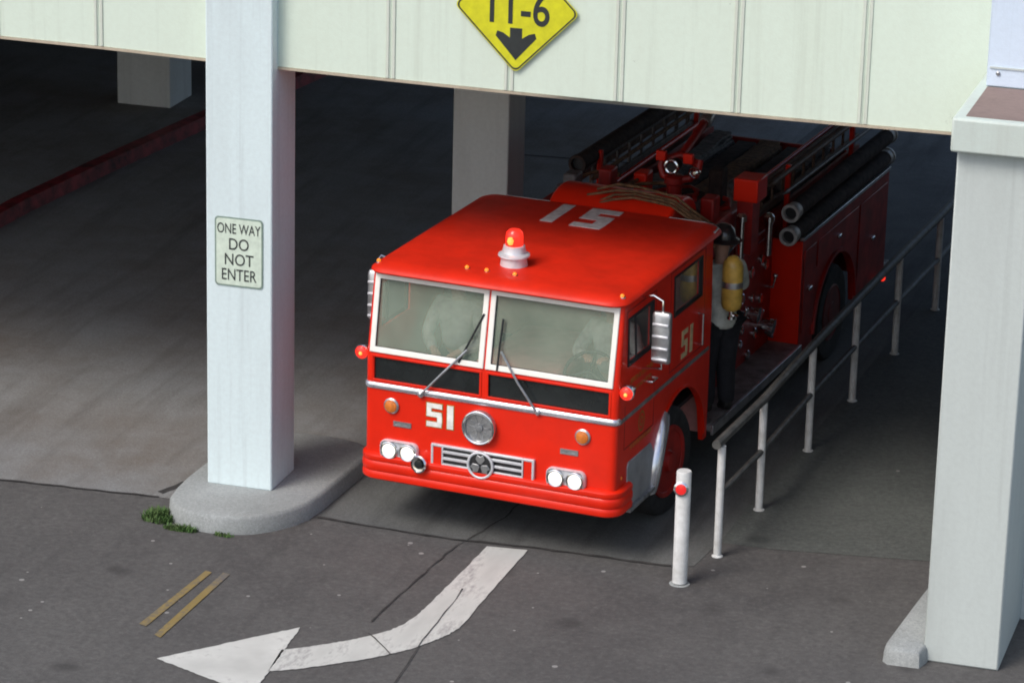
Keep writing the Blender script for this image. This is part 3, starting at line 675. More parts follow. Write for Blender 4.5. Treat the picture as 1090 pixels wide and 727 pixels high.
# siren speaker
sp = MB().lathe([(.155, 0), (.160, .03), (.150, .055), (.132, .06), (.125, .035), (.0, .03)], (-.08, YF, 1.13), (0, -1, 0), 32).build('siren_speaker', M['alum'], E)
b = MB(); b.torus((-.08, YF - .052, 1.13), (0, 1, 0), .148, .014, 32, 8); b.build('chrome_ring', M['chrome'], sp)
b = MB()
for k in range(10): a = 2 * PI * k / 10; b.prism([(-.08 + .03 * math.cos(a), 1.13 + .03 * math.sin(a)), (-.08 + .12 * math.cos(a - .1), 1.13 + .12 * math.sin(a - .1)), (-.08 + .12 * math.cos(a + .1), 1.13 + .12 * math.sin(a + .1))], lambda u, v, t: (u, YF - t, v), .032, .036)
b.lathe([(.04, .03), (.035, .05), (.0, .055)], (-.08, YF, 1.13), (0, -1, 0), 16); b.build('grille_ribs', M['treadplate'], sp)
# radiator grille
GX0, GX1, GZ0, GZ1 = -.545, .455, .655, .905
gr = MB(); gr.frame(GX0, GX1, GZ0, GZ1, .022, fF, .0, .035); gr = gr.build('grille', M['bars'], E, bevel=.005)
MB().box(GX0 + .02, GX1 - .02, YF - .012, YF - .001, GZ0 + .02, GZ1 - .02).build('grille_backing', M['black'], gr)
for a_, c_ in ((GX0 + .022, GX0 + .10), (GX1 - .10, GX1 - .022)): MB().box(a_, c_, YF - .028, YF - .013, GZ0 + .022, GZ1 - .022).build('end_panel', M['red'], gr, bevel=.004)
b = MB()
for z in (.720, .780, .842): b.box(GX0 + .104, GX1 - .104, YF - .034, YF - .014, z - .012, z + .012)
b.box(GX0 + .104, GX0 + .118, YF - .0345, YF - .013, GZ0 + .022, GZ1 - .022); b.box(GX1 - .118, GX1 - .104, YF - .0345, YF - .013, GZ0 + .022, GZ1 - .022)
b.build('grille_bars', M['bars'], gr, bevel=.003)
em = MB(); em.lathe([(.125, .013), (.125, .045), (.115, .05), (.0, .05)], (-.055, YF, .78), (0, -1, 0), 32); em = em.build('emblem', M['black'], E)
b = MB(); b.torus((-.055, YF - .05, .78), (0, 1, 0), .118, .013, 32, 8); b.build('emblem_ring', M['bars'], em)
b = MB()
for k in range(3):
    a = R(90 + 120 * k); c_, s_ = math.cos(a), math.sin(a)
    shp = [(.012, -.012), (.055, -.045), (.098, -.028), (.082, 0), (.098, .028), (.055, .045), (.012, .012)]
    b.prism([(-.055 + u * c_ - v * s_, .78 + u * s_ + v * c_) for u, v in shp], fF, .0505, .058)
b.build('emblem_mark', M['alum'], em, bevel=.003)
# headlights
for x0, x1 in ((-1.05, -.675), (.57, .945)):
    xc = (x0 + x1) / 2; hw2 = (x1 - x0) / 2
    hb = MB(); hb.rings([[Vector((xc + u * k, YF - t, .775 + v * k)) for u, v in rrect(hw2, .093, .06)] for k, t in ((1.0, 0), (1.0, .03), (.95, .045), (.90, .03))], True, True)
    hb = hb.build('headlight', M['bars'], E, smooth=40)
    for dx in (-.092, .092):
        rg = MB(); rg.torus((xc + dx, YF - .042, .775), (0, 1, 0), .074, .013, 24, 8); rg.build('lamp_rim', M['chrome'], hb)
        MB().lathe([(.064, 0), (.056, .014), (.035, .024), (0, .028)], (xc + dx, YF - .032, .775), (0, -1, 0), 24).build('lens', M['headlamp'], hb)
# small chrome spotlight and turn signals, vents
sl_ = MB().lathe([(.02, -.06), (.055, -.045), (.078, .0), (.082, .04), (.07, .05), (.066, .03), (0, .02)], (-.64, YF - .05, .70), (-.1, -1, .12), 22).build('spotlight', M['chrome'], E)
MB().lathe([(.045, 0), (.04, .012), (0, .016)], (-.64, YF - .085, .705), (-.1, -1, .12), 18).build('lens', M['darkglass'], sl_)
MB().cyl((-.64, YF - .02, .66), (-.64, YF + .03, .71), .02, 10).build('bracket', M['chrome'], sl_)
for x in (-.95, .90):
    ts = MB().lathe([(.072, 0), (.074, .015), (.062, .025)], (x, YF, 1.19), (0, -1, 0), 22).build('turn_signal', M['alum'], E)
    MB().lathe([(.060, 0), (.055, .012), (.03, .022), (0, .025)], (x, YF - .022, 1.19), (0, -1, 0), 22).build('lens', M['amberoff'], ts)
for x0, x1 in ((-.93, -.755), (.69, .86)):
    v = MB(); v.frame(x0, x1, 1.0, 1.05, .012, fF, 0, .008); v = v.build('vent', M['alum'], E)
    b = MB(); b.box(x0 + .01, x1 - .01, YF - .005, YF - .001, 1.008, 1.042); b.build('louvre', M['treadplate'], v)
# wipers
def wiper(piv, elbow, blade0, blade1):
    wpt = lambda x, z, o_=.03: Vector((x, YF + lean(z) - o_, z))
    a = MB(); a.lathe([(.028, 0), (.028, .03), (.015, .04)], wpt(*piv, 0), (0, -1, 0), 12); a.tube([wpt(*piv, .035), wpt((piv[0] + elbow[0]) / 2, (piv[1] + elbow[1]) / 2, .045), wpt(*elbow, .035)], .011, 7); a = a.build('wiper', M['alum'], E)
    MB().tube([wpt(*blade0, .018), wpt((blade0[0] + blade1[0]) / 2, (blade0[1] + blade1[1]) / 2, .022), wpt(*blade1, .018)], .010, 6).build('wiper_blade', M['black'], a)
wiper((-.66, 1.345), (-.22, 1.83), (-.30, 1.70), (-.095, 2.16))
wiper((.47, 1.355), (.10, 1.86), (.07, 1.68), (.09, 2.14))

# beacon and roof lamps
bc = MB().lathe([(.125, 0), (.12, .03), (.115, .075), (.145, .09), (.142, .105), (.112, .120), (.098, .17), (.098, .18), (.09, .186), (0, .187)], (-.03, .62, 2.485), n=30).build('beacon', M['bars'], E)
MB().lathe([(.080, 0), (.080, .08), (.074, .115), (.05, .14), (0, .146)], (-.03, .62, 2.672), n=24).build('red_dome', M['redlens'], bc)
MB().lathe([(.02, 0), (.03, .03), (.02, .06), (0, .065)], (-.03, .53, 2.70), (0, -.2, 1), n=12).build('bulb', M['hotlens'], bc)
for x, y, z in ((-.36, .33, 2.477), (-.17, .33, 2.477), (.10, .33, 2.477), (-1.17, .22, 2.458), (1.16, .22, 2.458)):
    cl = MB().lathe([(.030, 0), (.028, .012), (.020, .017)], (x, y, z), (0, -.25, 1), 14).build('marker_light', M['chrome'], E)
    MB().ball((x, y - .004, z + .020), .020, n=12, m=8).build('lens', M['amber'], cl)
# corner red lamps, mirrors
for s in (-1, 1):
    x = s * 1.275
    la = MB().lathe([(.02, .13), (.05, .10), (.066, .04), (.070, 0), (.062, -.012), (.058, 0)], (x, .10, 1.635), (0, 1, 0), 20).build('corner_lamp', M['chrome'], E)
    MB().lathe([(.058, 0), (.052, .02), (.03, .034), (0, .038)], (x, .105, 1.635), (0, -1, 0), 18).build('lens', M['redlens'], la)
    MB().ball((x, .072, 1.63), .018, n=10, m=7).build('bulb', M['hotlens'], la)
    MB().cyl((s * 1.20, .17, 1.635), (x, .16, 1.635), .02, 8).build('bracket', M['chrome'], la)
    mi = MB(); mx_, my_, mz_ = (1.42 if s > 0 else -1.335), .55, 2.035
    pr_ = rrect(.088, .24, .03)
    mi.rings([[Vector((mx_ + u * k, my_ + t, mz_ + v * k)) for u, v in pr_] for k, t in ((.86, -.035), (.97, -.02), (1, .0), (1, .012))]); mi = mi.build('mirror', M['alum'], E, smooth=40)
    for dz in (-.19, -.09, .02, .13): MB().box(mx_ - .075, mx_ + .075, my_ - .054, my_ - .034, mz_ + dz - .012, mz_ + dz + .012).build('mirror_rib', M['bars'], mi, bevel=.007)
    b = MB(); b.tube([(s * 1.2, .62, 2.36), (s * 1.32, .59, 2.40), (mx_, .56, 2.37), (mx_, .56, 2.26)], .012, 7); b.build('mirror_arm', M['chrome'], mi); b = MB(); b.tube([(s * 1.21, .62, 1.70), (mx_, .57, 1.74), (mx_, .56, 1.80)], .010, 7); b.build('mirror_arm', M['chrome'], mi)

# cab sides: door outline, glass, handle, lettering
def sbox(s, x0, x1, y0, y1, z0, z1): return (min(s * x0, s * x1), max(s * x0, s * x1), y0, y1, z0, z1)
for s in (-1, 1):
    fs = lambda u, v, t, s=s: (s * (HW + t - .02 * max(0, v - 1.7)), u, v)
    b = MB(); b.frame(.265, .915, 1.815, 2.26, .022, fs, -.03, .012); wf = b.build('door_window_frame', M['black'], E, bevel=.003)
    b = MB(); b.add([fs(u, v, -.018) for u, v in ((.28, 1.83), (.90, 1.83), (.90, 2.245), (.28, 2.245))], [(0, 1, 2, 3)]); b.build('pane', M['sideglass'], wf, smooth=0)
    b = MB(); b.tube([fs(.50, 1.83, -.005), fs(.46, 2.24, -.005)], .010, 6); b.build('vent_bar', M['black'], wf)
    b = MB(); b.frame(1.445, 2.215, 1.925, 2.315, .020, fs, -.03, .010); rw = b.build('rear_window_frame', M['black'], E, bevel=.003)
    b = MB(); b.add([fs(u, v, -.018) for u, v in ((1.46, 1.94), (2.20, 1.94), (2.20, 2.30), (1.46, 2.30))], [(0, 1, 2, 3)]); b.build('pane', M['sideglass'], rw, smooth=0)
    b = MB(); b.frame(.235, .985, 1.05, 2.33, .010, fs, .0005, .004); b.build('door_seam', M['darkred'], E, smooth=0)
    b = MB(); b.frame(1.36, 2.30, 1.42, 2.37, .010, fs, .0005, .004); b.build('door_seam', M['darkred'], E, smooth=0)
    b = MB(); b.tube([fs(.80, 1.52, 0), fs(.80, 1.52, .04), fs(.93, 1.52, .04), fs(.93, 1.52, 0)], .012, 7); b.build('door_handle', M['chrome'], E)
    b = MB(); b.tube([fs(2.12, 1.48, 0), fs(2.12, 1.48, .05), fs(2.12, 1.78, .05), fs(2.12, 1.78, 0)], .012, 7); b.build('grab_rail', M['chrome'], E)
    # gold lettering is too small to read in the photo: rows of short strokes
    b = MB(); rnd = random.Random(3)
    for z, y0, y1, h in ((1.63, .36, .92, .050), (1.54, .42, .90, .040), (1.00, .40, .94, .055)):
        y = y0
        while y < y1 - .02:
            wd = rnd.uniform(.018, .034); b.prism([(y, z), (y + wd * .4, z), (y + wd * .4, z + h), (y, z + h)], fs, .0006, .003)
            if rnd.random() < .7: b.prism([(y + wd * .4, z + h * .38), (y + wd, z + h * .38), (y + wd, z + h * .6), (y + wd * .4, z + h * .6)], fs, .0006, .003)
            if rnd.random() < .5: b.prism([(y + wd * .4, z + h * .82), (y + wd, z + h * .82), (y + wd, z + h), (y + wd * .4, z + h)], fs, .0006, .003)
            y += wd + .016
    b.build('gold_lettering', M['gold'], E, smooth=0)
    b = MB(); n = 28
    for (r0, r1) in ((.078, .10), (.030, .048)):
        b.add([fs(.67 + (r * .8) * math.cos(2 * PI * i / n), 1.19 + r * math.sin(2 * PI * i / n), t) for r in (r0, r1) for t in (.0006, .003) for i in range(n)],
              [f for i in range(n) for f in ((n + i, n + (i + 1) % n, 3 * n + (i + 1) % n, 3 * n + i),)])
    b.build('door_emblem', M['gold'], E, smooth=0)
    # lower corner plate and fender flare
    b = MB(); b.prism([(.33, .46), (.99, .46), (1.00, .80), (.92, .90), (.36, .90), (.33, .86)], fs, -.03, .012); b.build('corner_plate', M['platepaint'], E, bevel=.006)
    b = MB(); b.box(*sbox(s, HW - .02, HW + .05, .34, .98, .43, .47)); b.build('entry_step', M['treadplate'], E, bevel=.005)
    for z in (.80, .70): MB().lathe([(.022, 0), (.02, .012), (0, .016)], (s * (HW - .012), .20, z), (s, -.3, 0), 12).build('side_marker', M['amberoff'], E)
    fl = []
    for k in range(13):
        a = R(186 - 5.2 * k); f_ = math.sin(PI * min(1, max(.0, (k + .6) / 13.2))) ** .35
        fl.append([Vector((s * (HW - .008 + dx * f_), ACY + (ARR - .02 + dr) * math.cos(a), ACZ + (ARR - .02 + dr) * math.sin(a))) for dx, dr in ((0, .07), (.04, .068), (.075, .05), (.095, .02), (.095, -.01), (.08, -.025), (0, -.025))])
    b = MB(); b.rings(fl); b.build('fender_flare', M['flare'], E, smooth=60)
    b = MB(); b.rings([[Vector((s * (HW + .002 + .012 * q[0]), ACY + (ARR + .03 * q[1]) * math.cos(R(158 - 7 * k)), ACZ + (ARR + .03 * q[1]) * math.sin(R(158 - 7 * k)))) for q in ((0, 0), (1, 0), (1, 1), (0, 1))] for k in range(23)]); b.build('arch_lip', M['red'], E, smooth=40)

# wheels
def wheel(x, y, steer=0., dual=False):
    s = 1 if x > 0 else -1
    wl = empty('wheel', (x, y, .52)); wl.parent = E; wl.rotation_euler = (0, 0, steer)
    tp = [(.33, -.11), (.40, -.125), (.485, -.12), (.512, -.09), (.52, -.05), (.52, .05), (.512, .09), (.485, .12), (.40, .125), (.33, .11)]
    b = MB(); b.lathe(tp, (0, 0, 0), (1, 0, 0), 40, cap=True)
    if dual: b.lathe([(r, h - s * .30) for r, h in tp], (0, 0, 0), (1, 0, 0), 32)
    b.build('tyre', M['rubber'], wl)
    hub = [(.345, .113), (.34, .128), (.30, .12), (.25, .06), (.15, .045), (.13, .10), (.10, .12), (.09, .16), (.0, .165)]
    if dual: hub = [(.305, .113), (.29, .12), (.26, .06), (.22, -.02), (.14, -.03), (.13, .09), (.11, .12), (.0, .125)]
    b = MB(); b.lathe([(r, h * 1.0) for r, h in hub], (0, 0, 0), (s, 0, 0), 32); b.build('rim', M['rimdark'] if dual else M['darkred'], wl)
    b = MB()
    for k in range(10): a = 2 * PI * k / 10; b.lathe([(.018, 0), (.018, .03), (.01, .036)], (s * (.05 if not dual else -.02), .19 * math.cos(a), .19 * math.sin(a)), (s, 0, 0), 8)
    b.build('wheel_nut', M['alum'], wl)
wheel(1.075, 1.52, R(-5)); wheel(-1.075, 1.52, R(-5)); wheel(1.08, 6.50, 0, True); wheel(-1.08, 6.50, 0, True)
b = MB(); b.box(-.42, -.30, .3, 8.2, .42, .62); b.box(.30, .42, .3, 8.2, .42, .62); b.cyl((-.9, 1.52, .52), (.9, 1.52, .52), .07); b.cyl((-1.0, 6.5, .52), (1.0, 6.5, .52), .11); b.lathe([(.1, -.25), (.24, -.15), (.24, .15), (.1, .25)], (0, 6.5, .52), (0, 1, 0), 18)
b.box(-.9, .9, .5, .95, .55, .9); b.build('chassis', M['black'], E)
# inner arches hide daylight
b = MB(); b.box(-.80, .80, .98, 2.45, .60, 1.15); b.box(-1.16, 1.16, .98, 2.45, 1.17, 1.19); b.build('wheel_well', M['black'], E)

# cab interior
b = MB(); b.box(-.42, .42, .50, 1.9, .97, 1.52); b.build('engine_cover', M['cabpaint'], E, bevel=.06)
b = MB(); b.box(-1.12, 1.12, .16, .40, 1.28, 1.62); b.build('dashboard', M['black'], E, bevel=.04)
for x in (-.78, .78):
    se = MB().box(x - .26, x + .26, .85, 1.36, .97, 1.36).build('seat', M['seat'], E, bevel=.05)
    MB().box(x - .26, x + .26, 1.37, 1.50, 1.2, 2.0).build('backrest', M['seat'], se, bevel=.04)
b = MB(); b.torus((.74, .56, 1.62), (0, .55, -.8), .22, .016, 28, 8); b.tube([(.74, .56, 1.62), (.74, .46, 1.40)], .02, 8)
for a in (90, 210, 330): b.tube([(.74, .56, 1.62), Vector((.74, .56, 1.62)) + Vector((math.cos(R(a)) * .21, math.sin(R(a)) * .21 * .82, math.sin(R(a)) * .21 * .56))], .010, 6)
b.build('steering_wheel', M['black'], E)

# pump house
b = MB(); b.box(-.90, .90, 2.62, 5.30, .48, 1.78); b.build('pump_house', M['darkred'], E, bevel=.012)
for s in (-1, 1):
    MB().box(*sbox(s, .86, 1.25, 2.56, 5.29, .47, .53)).build('running_board', M['board'], E, bevel=.008)
    MB().box(*sbox(s, 1.235, 1.262, 2.56, 5.29, .44, .534)).build('board_edge', M['alum'], E, bevel=.004)
    b = MB(); b.box(*sbox(s, .9, .915, 3.55, 5.22, .62, 1.70)); pn = b.build('pump_panel', M['darkred'], E, bevel=.006)
    for y, z, r in ((4.29, 1.26, .055), (4.87, 1.10, .055), (4.60, 1.18, .04), (4.31, .93, .05), (4.74, .77, .06), (4.27, .79, .045), (4.08, .73, .05), (4.54, .60, .05), (4.0, 1.30, .06), (5.0, 1.42, .055), (4.55, 1.46, .06), (4.85, 1.52, .045)):
        g = MB().lathe([(r, 0), (r, .02), (r * .8, .03), (0, .028)], (s * .915, y, z), (s, 0, 0), 16).build('gauge', M['chrome'], pn)
    for y, z, r in ((4.95, .80, .085), (4.42, 1.08, .07)):
        g = MB().lathe([(r, 0), (r, .10), (r * 1.25, .11), (r * 1.25, .16), (r * .6, .17), (0, .17)], (s * .915, y, z), (s, 0, -.1), 18).build('outlet_cap', M['chrome'], pn)
    for y, z in ((4.15, 1.08), (4.65, .92), (5.05, 1.18)):
        g = MB(); g.tube([(s * .915, y, z), (s * 1.0, y, z), (s * 1.02, y, z + .1)], .014, 7); g.ball((s * 1.02, y, z + .12), .026); g.build('valve_lever', M['chrome'], pn)
# clutter on the pump deck
b = MB()
rg = []
for k in range(13):
    a = R(180 - 15 * k); y = 3.10 + .44 * math.cos(a); z = 2.24 + .32 * max(0, math.sin(a)) ** .8
    rg.append([Vector((x, y, z)) for x in (-.48, .62)])
b.rings([[Vector((x, p[0].y, p[0].z)) for p in rg] + [Vector((x, 3.54, 1.781)), Vector((x, 2.66, 1.781))] for x in (-.56, -.48, .60, .68)]); b.build('reel_cover', M['red'], E, smooth=50, bevel=.03, seg=3)
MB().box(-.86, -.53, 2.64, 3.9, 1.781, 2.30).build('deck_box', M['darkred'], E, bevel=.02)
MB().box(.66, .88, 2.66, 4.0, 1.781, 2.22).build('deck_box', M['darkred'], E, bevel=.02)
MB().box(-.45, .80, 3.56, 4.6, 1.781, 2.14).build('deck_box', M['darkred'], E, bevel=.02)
b = MB(); b.box(.83, 1.08, 4.15, 4.45, 2.29, 2.52); b.build('tool_box', M['red'], E, bevel=.012)
b = MB(); b.box(.86, 1.02, 4.2, 4.42, 1.75, 2.29); b.build('box_stand', M['darkred'], E)
# deck gun
dg_ = MB(); dg_.lathe([(.13, 0), (.12, .05), (.075, .08), (.075, .28), (.10, .30), (.10, .36), (.07, .38)], (.27, 4.0, 2.14), n=20); dg_ = dg_.build('deck_gun', M['darkred'], E)
b = MB(); b.tube([(.27, 4.0, 2.46), (.15, 4.0, 2.50), (.12, 4.02, 2.58), (.13, 4.06, 2.68)], .038, 12); b.tube([(.27, 4.0, 2.46), (.43, 4.0, 2.50), (.50, 4.02, 2.58), (.50, 4.06, 2.68)], .038, 12)
b.tube([(.13, 4.04, 2.64), (.30, 4.10, 2.70), (.50, 4.04, 2.64)], .042, 12); b.tube([(.30, 4.10, 2.70), (.30, 4.35, 2.76), (.30, 4.75, 2.88)], .042, 12); b.build('gun_pipe', M['darkred'], dg_)
MB().lathe([(.06, 0), (.07, .03), (.05, .25), (.042, .40), (.05, .41), (.05, .44), (.035, .44)], (.30, 4.73, 2.875), (0, .96, .25), 16).build('nozzle', M['alum'], dg_)
for x in (.14, .42): MB().box(x - .05, x + .05, 3.93, 3.99, 2.66, 2.76).build('clamp', M['red'], dg_, bevel=.01)
fl_ = MB(); fl_.torus((.29, 3.84, 2.64), (0, 1, 0), .062, .018, 22, 8); fl_.build('inlet_ring', M['chrome'], dg_)
MB().lathe([(.060, 0), (.06, .14)], (.29, 3.84, 2.64), (0, 1, 0), 16).build('inlet', M['black'], dg_)
b = MB(); b.torus((.52, 3.86, 2.60), (0, 1, 0), .05, .012, 18, 6); b.tube([(.52, 3.86, 2.60), (.52, 4.0, 2.58)], .016, 6)
b.build('hand_wheel', M['chrome'], dg_)
for k in range(7):
    rr = random.Random(k); x0 = rr.uniform(-.7, .5); y0 = rr.uniform(3.5, 4.3); z0 = rr.uniform(2.18, 2.36)
    P = [(x0 + .35 * math.cos(R(40 * i + 60 * k)) * (.5 + .06 * i), y0 + .28 * math.sin(R(40 * i + 60 * k)), z0 + .02 * math.sin(i)) for i in range(9)]
    c = MB(); c.tube(P, .018 if k % 2 else .026, 7); c.build('loose_line', M[('hose', 'tan', 'darkred', 'greyhose')[k % 4]], E)
for x, y, z, h, m_ in ((-.5, 4.2, 2.1, .35, 'darkred'), (-.2, 4.4, 2.1, .30, 'red'), (.75, 3.7, 2.1, .34, 'darkred'), (.55, 4.5, 2.1, .40, 'hose'), (-.68, 3.7, 2.28, .22, 'dullmetal')):
    MB().box(x - .07, x + .07, y - .10, y + .10, z, z + h).build('fitting_box', M[m_], E, bevel=.02)
# chrome standpipes at the right of the deck
for x, y, z in ((.93, 4.15, 2.10), (.98, 3.55, 2.12), (1.02, 4.75, 1.95)):
    b = MB(); b.cyl((x, y, 1.60), (x, y, z), .035, 12); b.lathe([(.055, 0), (.055, .05), (.03, .08), (0, .085)], (x, y, z), n=14); b.build('standpipe', M['chrome'], E)
b = MB(); b.tube([(.9, 3.2, 1.7), (1.0, 3.4, 1.95), (1.0, 3.8, 2.0), (.92, 4.1, 1.7)], .03, 8); b.tube([(.9, 2.8, 1.6), (1.05, 2.85, 2.2), (1.05, 3.0, 2.25), (.9, 3.1, 1.9)], .022, 8); b.build('pump_pipe', M['chrome'], E)

# body
b = MB()
def body_side(s):
    ys = [5.30, 5.60] + [5.76 + .08 * k for k in range(19)] + [7.40, 8.35]
    def bot(y):
        d = .72 ** 2 - (y - 6.48) ** 2
        return max(.40, .46 + math.sqrt(d)) if d > 0 else .40
    vs = []
    for y in ys:
        for x in (HW, HW - .05): vs += [(s * x, y, bot(y)), (s * x, y, 1.30), (s * x, y, 1.62)]
    n = len(ys); fs = []
    for i in range(n - 1):
        a, c = 6 * i, 6 * (i + 1)
        fs += [(a, c, c + 1, a + 1), (a + 1, c + 1, c + 2, a + 2), (a + 3, a + 4, c + 4, c + 3), (a + 4, a + 5, c + 5, c + 4), (a, a + 3, c + 3, c), (a + 2, c + 2, c + 5, a + 5)]
    fs += [(0, 1, 4, 3), (1, 2, 5, 4), (6 * n - 6, 6 * n - 3, 6 * n - 2, 6 * n - 5), (6 * n - 5, 6 * n - 2, 6 * n - 1, 6 * n - 4)]
    b.add(vs, fs)
for s in (-1, 1):
    body_side(s)
    b.box(*sbox(s, .88, HW - .052, 5.30, 5.34, .40, 1.62)); b.box(*sbox(s, .86, HW - .052, 5.345, 8.35, 1.57, 1.619))
    b.box(*sbox(s, .82, .859, 5.31, 8.35, 1.2, 1.86))
b.box(-1.16, 1.16, 8.30, 8.349, .42, 1.565); b.box(-.815, .815, 5.32, 8.29, 1.36, 1.40); b.box(-.815, .815, 5.31, 5.35, 1.405, 1.86); b.box(-.815, .815, 8.25, 8.29, 1.405, 1.8)
b.build('hose_body', M['darkred'], E, smooth=30)  # same paint as the cab, darkened here for the shaded side
MB().box(.885, HW + .002, 5.285, 5.299, .41, 1.615).build('body_front_panel', M['red'], E, bevel=.006)
MB().box(-HW - .002, -.885, 5.285, 5.299, .41, 1.615).build('body_front_panel', M['red'], E, bevel=.006)
for s in (-1, 1):
    MB().box(*sbox(s, HW - .03, HW + .018, 5.29, 8.36, 1.621, 1.66)).build('body_rail', M['alum'], E, bevel=.005)
    b = MB(); b.rings([[Vector((s * (HW + q[0] * .03), 6.48 + (.72 + .04 * q[1]) * math.cos(R(176 - 8.2 * k)), .46 + (.72 + .04 * q[1]) * math.sin(R(176 - 8.2 * k)))) for q in ((0, 0), (1, 0), (1, 1), (0, 1))] for k in range(22)]); b.build('arch_lip', M['darkred'], E, smooth=40)
    for y0, y1, z0, z1 in ((5.36, 5.74, .62, 1.5), (7.28, 8.28, .50, 1.5), (5.80, 7.22, 1.22, 1.5)):
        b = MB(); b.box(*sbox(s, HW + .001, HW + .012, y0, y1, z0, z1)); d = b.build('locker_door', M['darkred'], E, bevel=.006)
        MB().box(*sbox(s, HW + .013, HW + .035, (y0 + y1) / 2 - .05, (y0 + y1) / 2 + .05, (z0 + z1) / 2 - .018, (z0 + z1) / 2 + .018)).build('handle', M['chrome'], d, bevel=.006)
    for y, h in ((5.72 if s > 0 else 5.0, 2.28), (7.95, 2.28)):
        MB().box(*sbox(s, .865, .915, y - .03, y + .03, 1.3, h if s > 0 else h + .10)).build('stanchion', M['red'], E, bevel=.008)
    tl = MB().lathe([(.05, 0), (.05, .03), (.04, .035)], (s * (HW + .004), 8.22, .43), (s, -.5, 0), 16).build('tail_lamp', M['chrome'], E)
    MB().lathe([(.038, 0), (.03, .02), (0, .026)], (s * (HW + .034), 8.205, .43), (s, -.5, 0), 14).build('lens', M['redlens'], tl)
MB().box(-1.16, 1.16, 8.352, 8.75, .42, .48).build('tailboard', M['board'], E, bevel=.008)

# loose gear on top (each a thing of its own, placed in engine coordinates)
def on_engine(o, x, y, z, rz=0.):
    o.location = eng_pt(x, y, z); o.rotation_euler = (0, 0, R(EA) + rz); return o
def suction(x, y, z, L, label, ringm):
    t = empty('suction_hose'); on_engine(t, x, y, z); tag(t, label, 'suction hose', 'black hard suction hoses on the engine')
    b = MB(); n = 90; b.lathe([(.082 + (.006 if k % 2 else 0), .10 + (L - .2) * k / n) for k in range(n + 1)], (0, 0, 0), (0, 1, 0), 18); b.build('hose', M['hose'], t, smooth=60)
    for y0, d in ((0, 1), (L, -1)):
        c = MB(); c.lathe([(.064, .06), (.064, .0), (.092, .0), (.097, .012), (.097, .05), (.088, .06), (.088, .15), (.064, .15)], (0, y0, 0), (0, d, 0), 30, cap=False)
        c.build('coupling', ringm, t, smooth=40)
        MB().lathe([(.063, .05), (.063, .052)], (0, y0, 0), (0, d, 0), 20).build('bore', M['black'], t)
    return t
suction(1.14, 5.05, 1.965, 3.5, 'black hard suction hose with round metal end, upper of the right pair', M['coupling'])
suction(1.135, 5.03, 1.725, 3.5, 'black hard suction hose with round metal end, lower of the right pair', M['coupling'])
suction(-.97, 4.55, 2.33, 3.6, 'black hard suction hose above the ladder on the far left side', M['hose'])
def ladder(x, y, z, L, h, label, m, grp='ladders stowed along the engine'):
    t = empty('ladder'); on_engine(t, x, y, z); tag(t, label, 'ladder', grp)
    for dz in (0, h): MB().box(-.022, .022, 0, L, dz - .038, dz + .038).build('side_rail', m, t, bevel=.006)
    n = int(L / .35)
    b = MB()
    for k in range(n): yy = .2 + k * (L - .4) / (n - 1); MB
    for k in range(n):
        yy = .2 + k * (L - .4) / (n - 1); MB().cyl((0, yy, .036), (0, yy, h - .036), .016, 8).build('rung', m, t)
ladder(-1.02, 4.15, 1.80, 4.1, .34, 'long wooden ladder stowed on edge along the left side', M['wood'])
ladder(-.93, 4.7, 1.98, 3.6, .30, 'dull metal ladder stowed inside the wooden one on the left', M['dullmetal'])
ladder(.80, 4.95, 1.92, 3.5, .26, 'narrow wooden ladder stowed on edge beside the right stanchions', M['wood'])
def pole(p0, p1, r, m, label):
    t = MB(); t.cyl((0, 0, 0), Vector(p1) - Vector(p0), r, 8)
    d = (Vector(p1) - Vector(p0)).normalized(); t.lathe([(r, -.005), (r * 1.5, -.03), (r * .6, -.16), (.004, -.20)], (0, 0, 0), d, 8)
    o = t.build('pike_pole', m, smooth=50); on_engine(o, *p0); tag(o, label, 'pike pole', 'long tools lying along the engine top')
pole((-.80, 4.7, 2.20), (-.80, 8.2, 2.22), .022, M['tan'], 'tan pike pole lying between the left ladder and the hose bed')
pole((-.72, 4.5, 2.06), (-.72, 8.1, 2.10), .026, M['red'], 'red pole lying lowest beside the left ladder')
pole((.70, 4.9, 2.16), (.70, 8.2, 2.18), .024, M['red'], 'red pole lying along the right edge of the hose bed')
pole((.92, 5.2, 2.24), (.94, 8.3, 2.24), .026, M['wood'], 'brown pole lying above the right suction hoses')
pole((1.02, 5.35, 2.12), (1.04, 8.4, 2.12), .018, M['dullmetal'], 'thin grey pole lying on top of the upper right suction hose')
for x, y, z in ((-.25, 3.75, 2.20), (.62, 3.8, 2.22), (-.62, 3.3, 2.34), (.75, 3.2, 2.28)):
    c = MB(); c.lathe([(.05, -.06), (.05, .06), (.075, .07), (.075, .11), (.04, .12), (.04, .16), (0, .165)], (x, y, z), (random.uniform(-.3, .3), -.4, 1), 14); c.tube([(x - .05, y, z + .02), (x - .10, y + .05, z + .06), (x - .10, y + .14, z + .06)], .014, 7); c.build('deck_valve', random.choice([M['chrome'], M['red'], M['dullmetal']]), E)
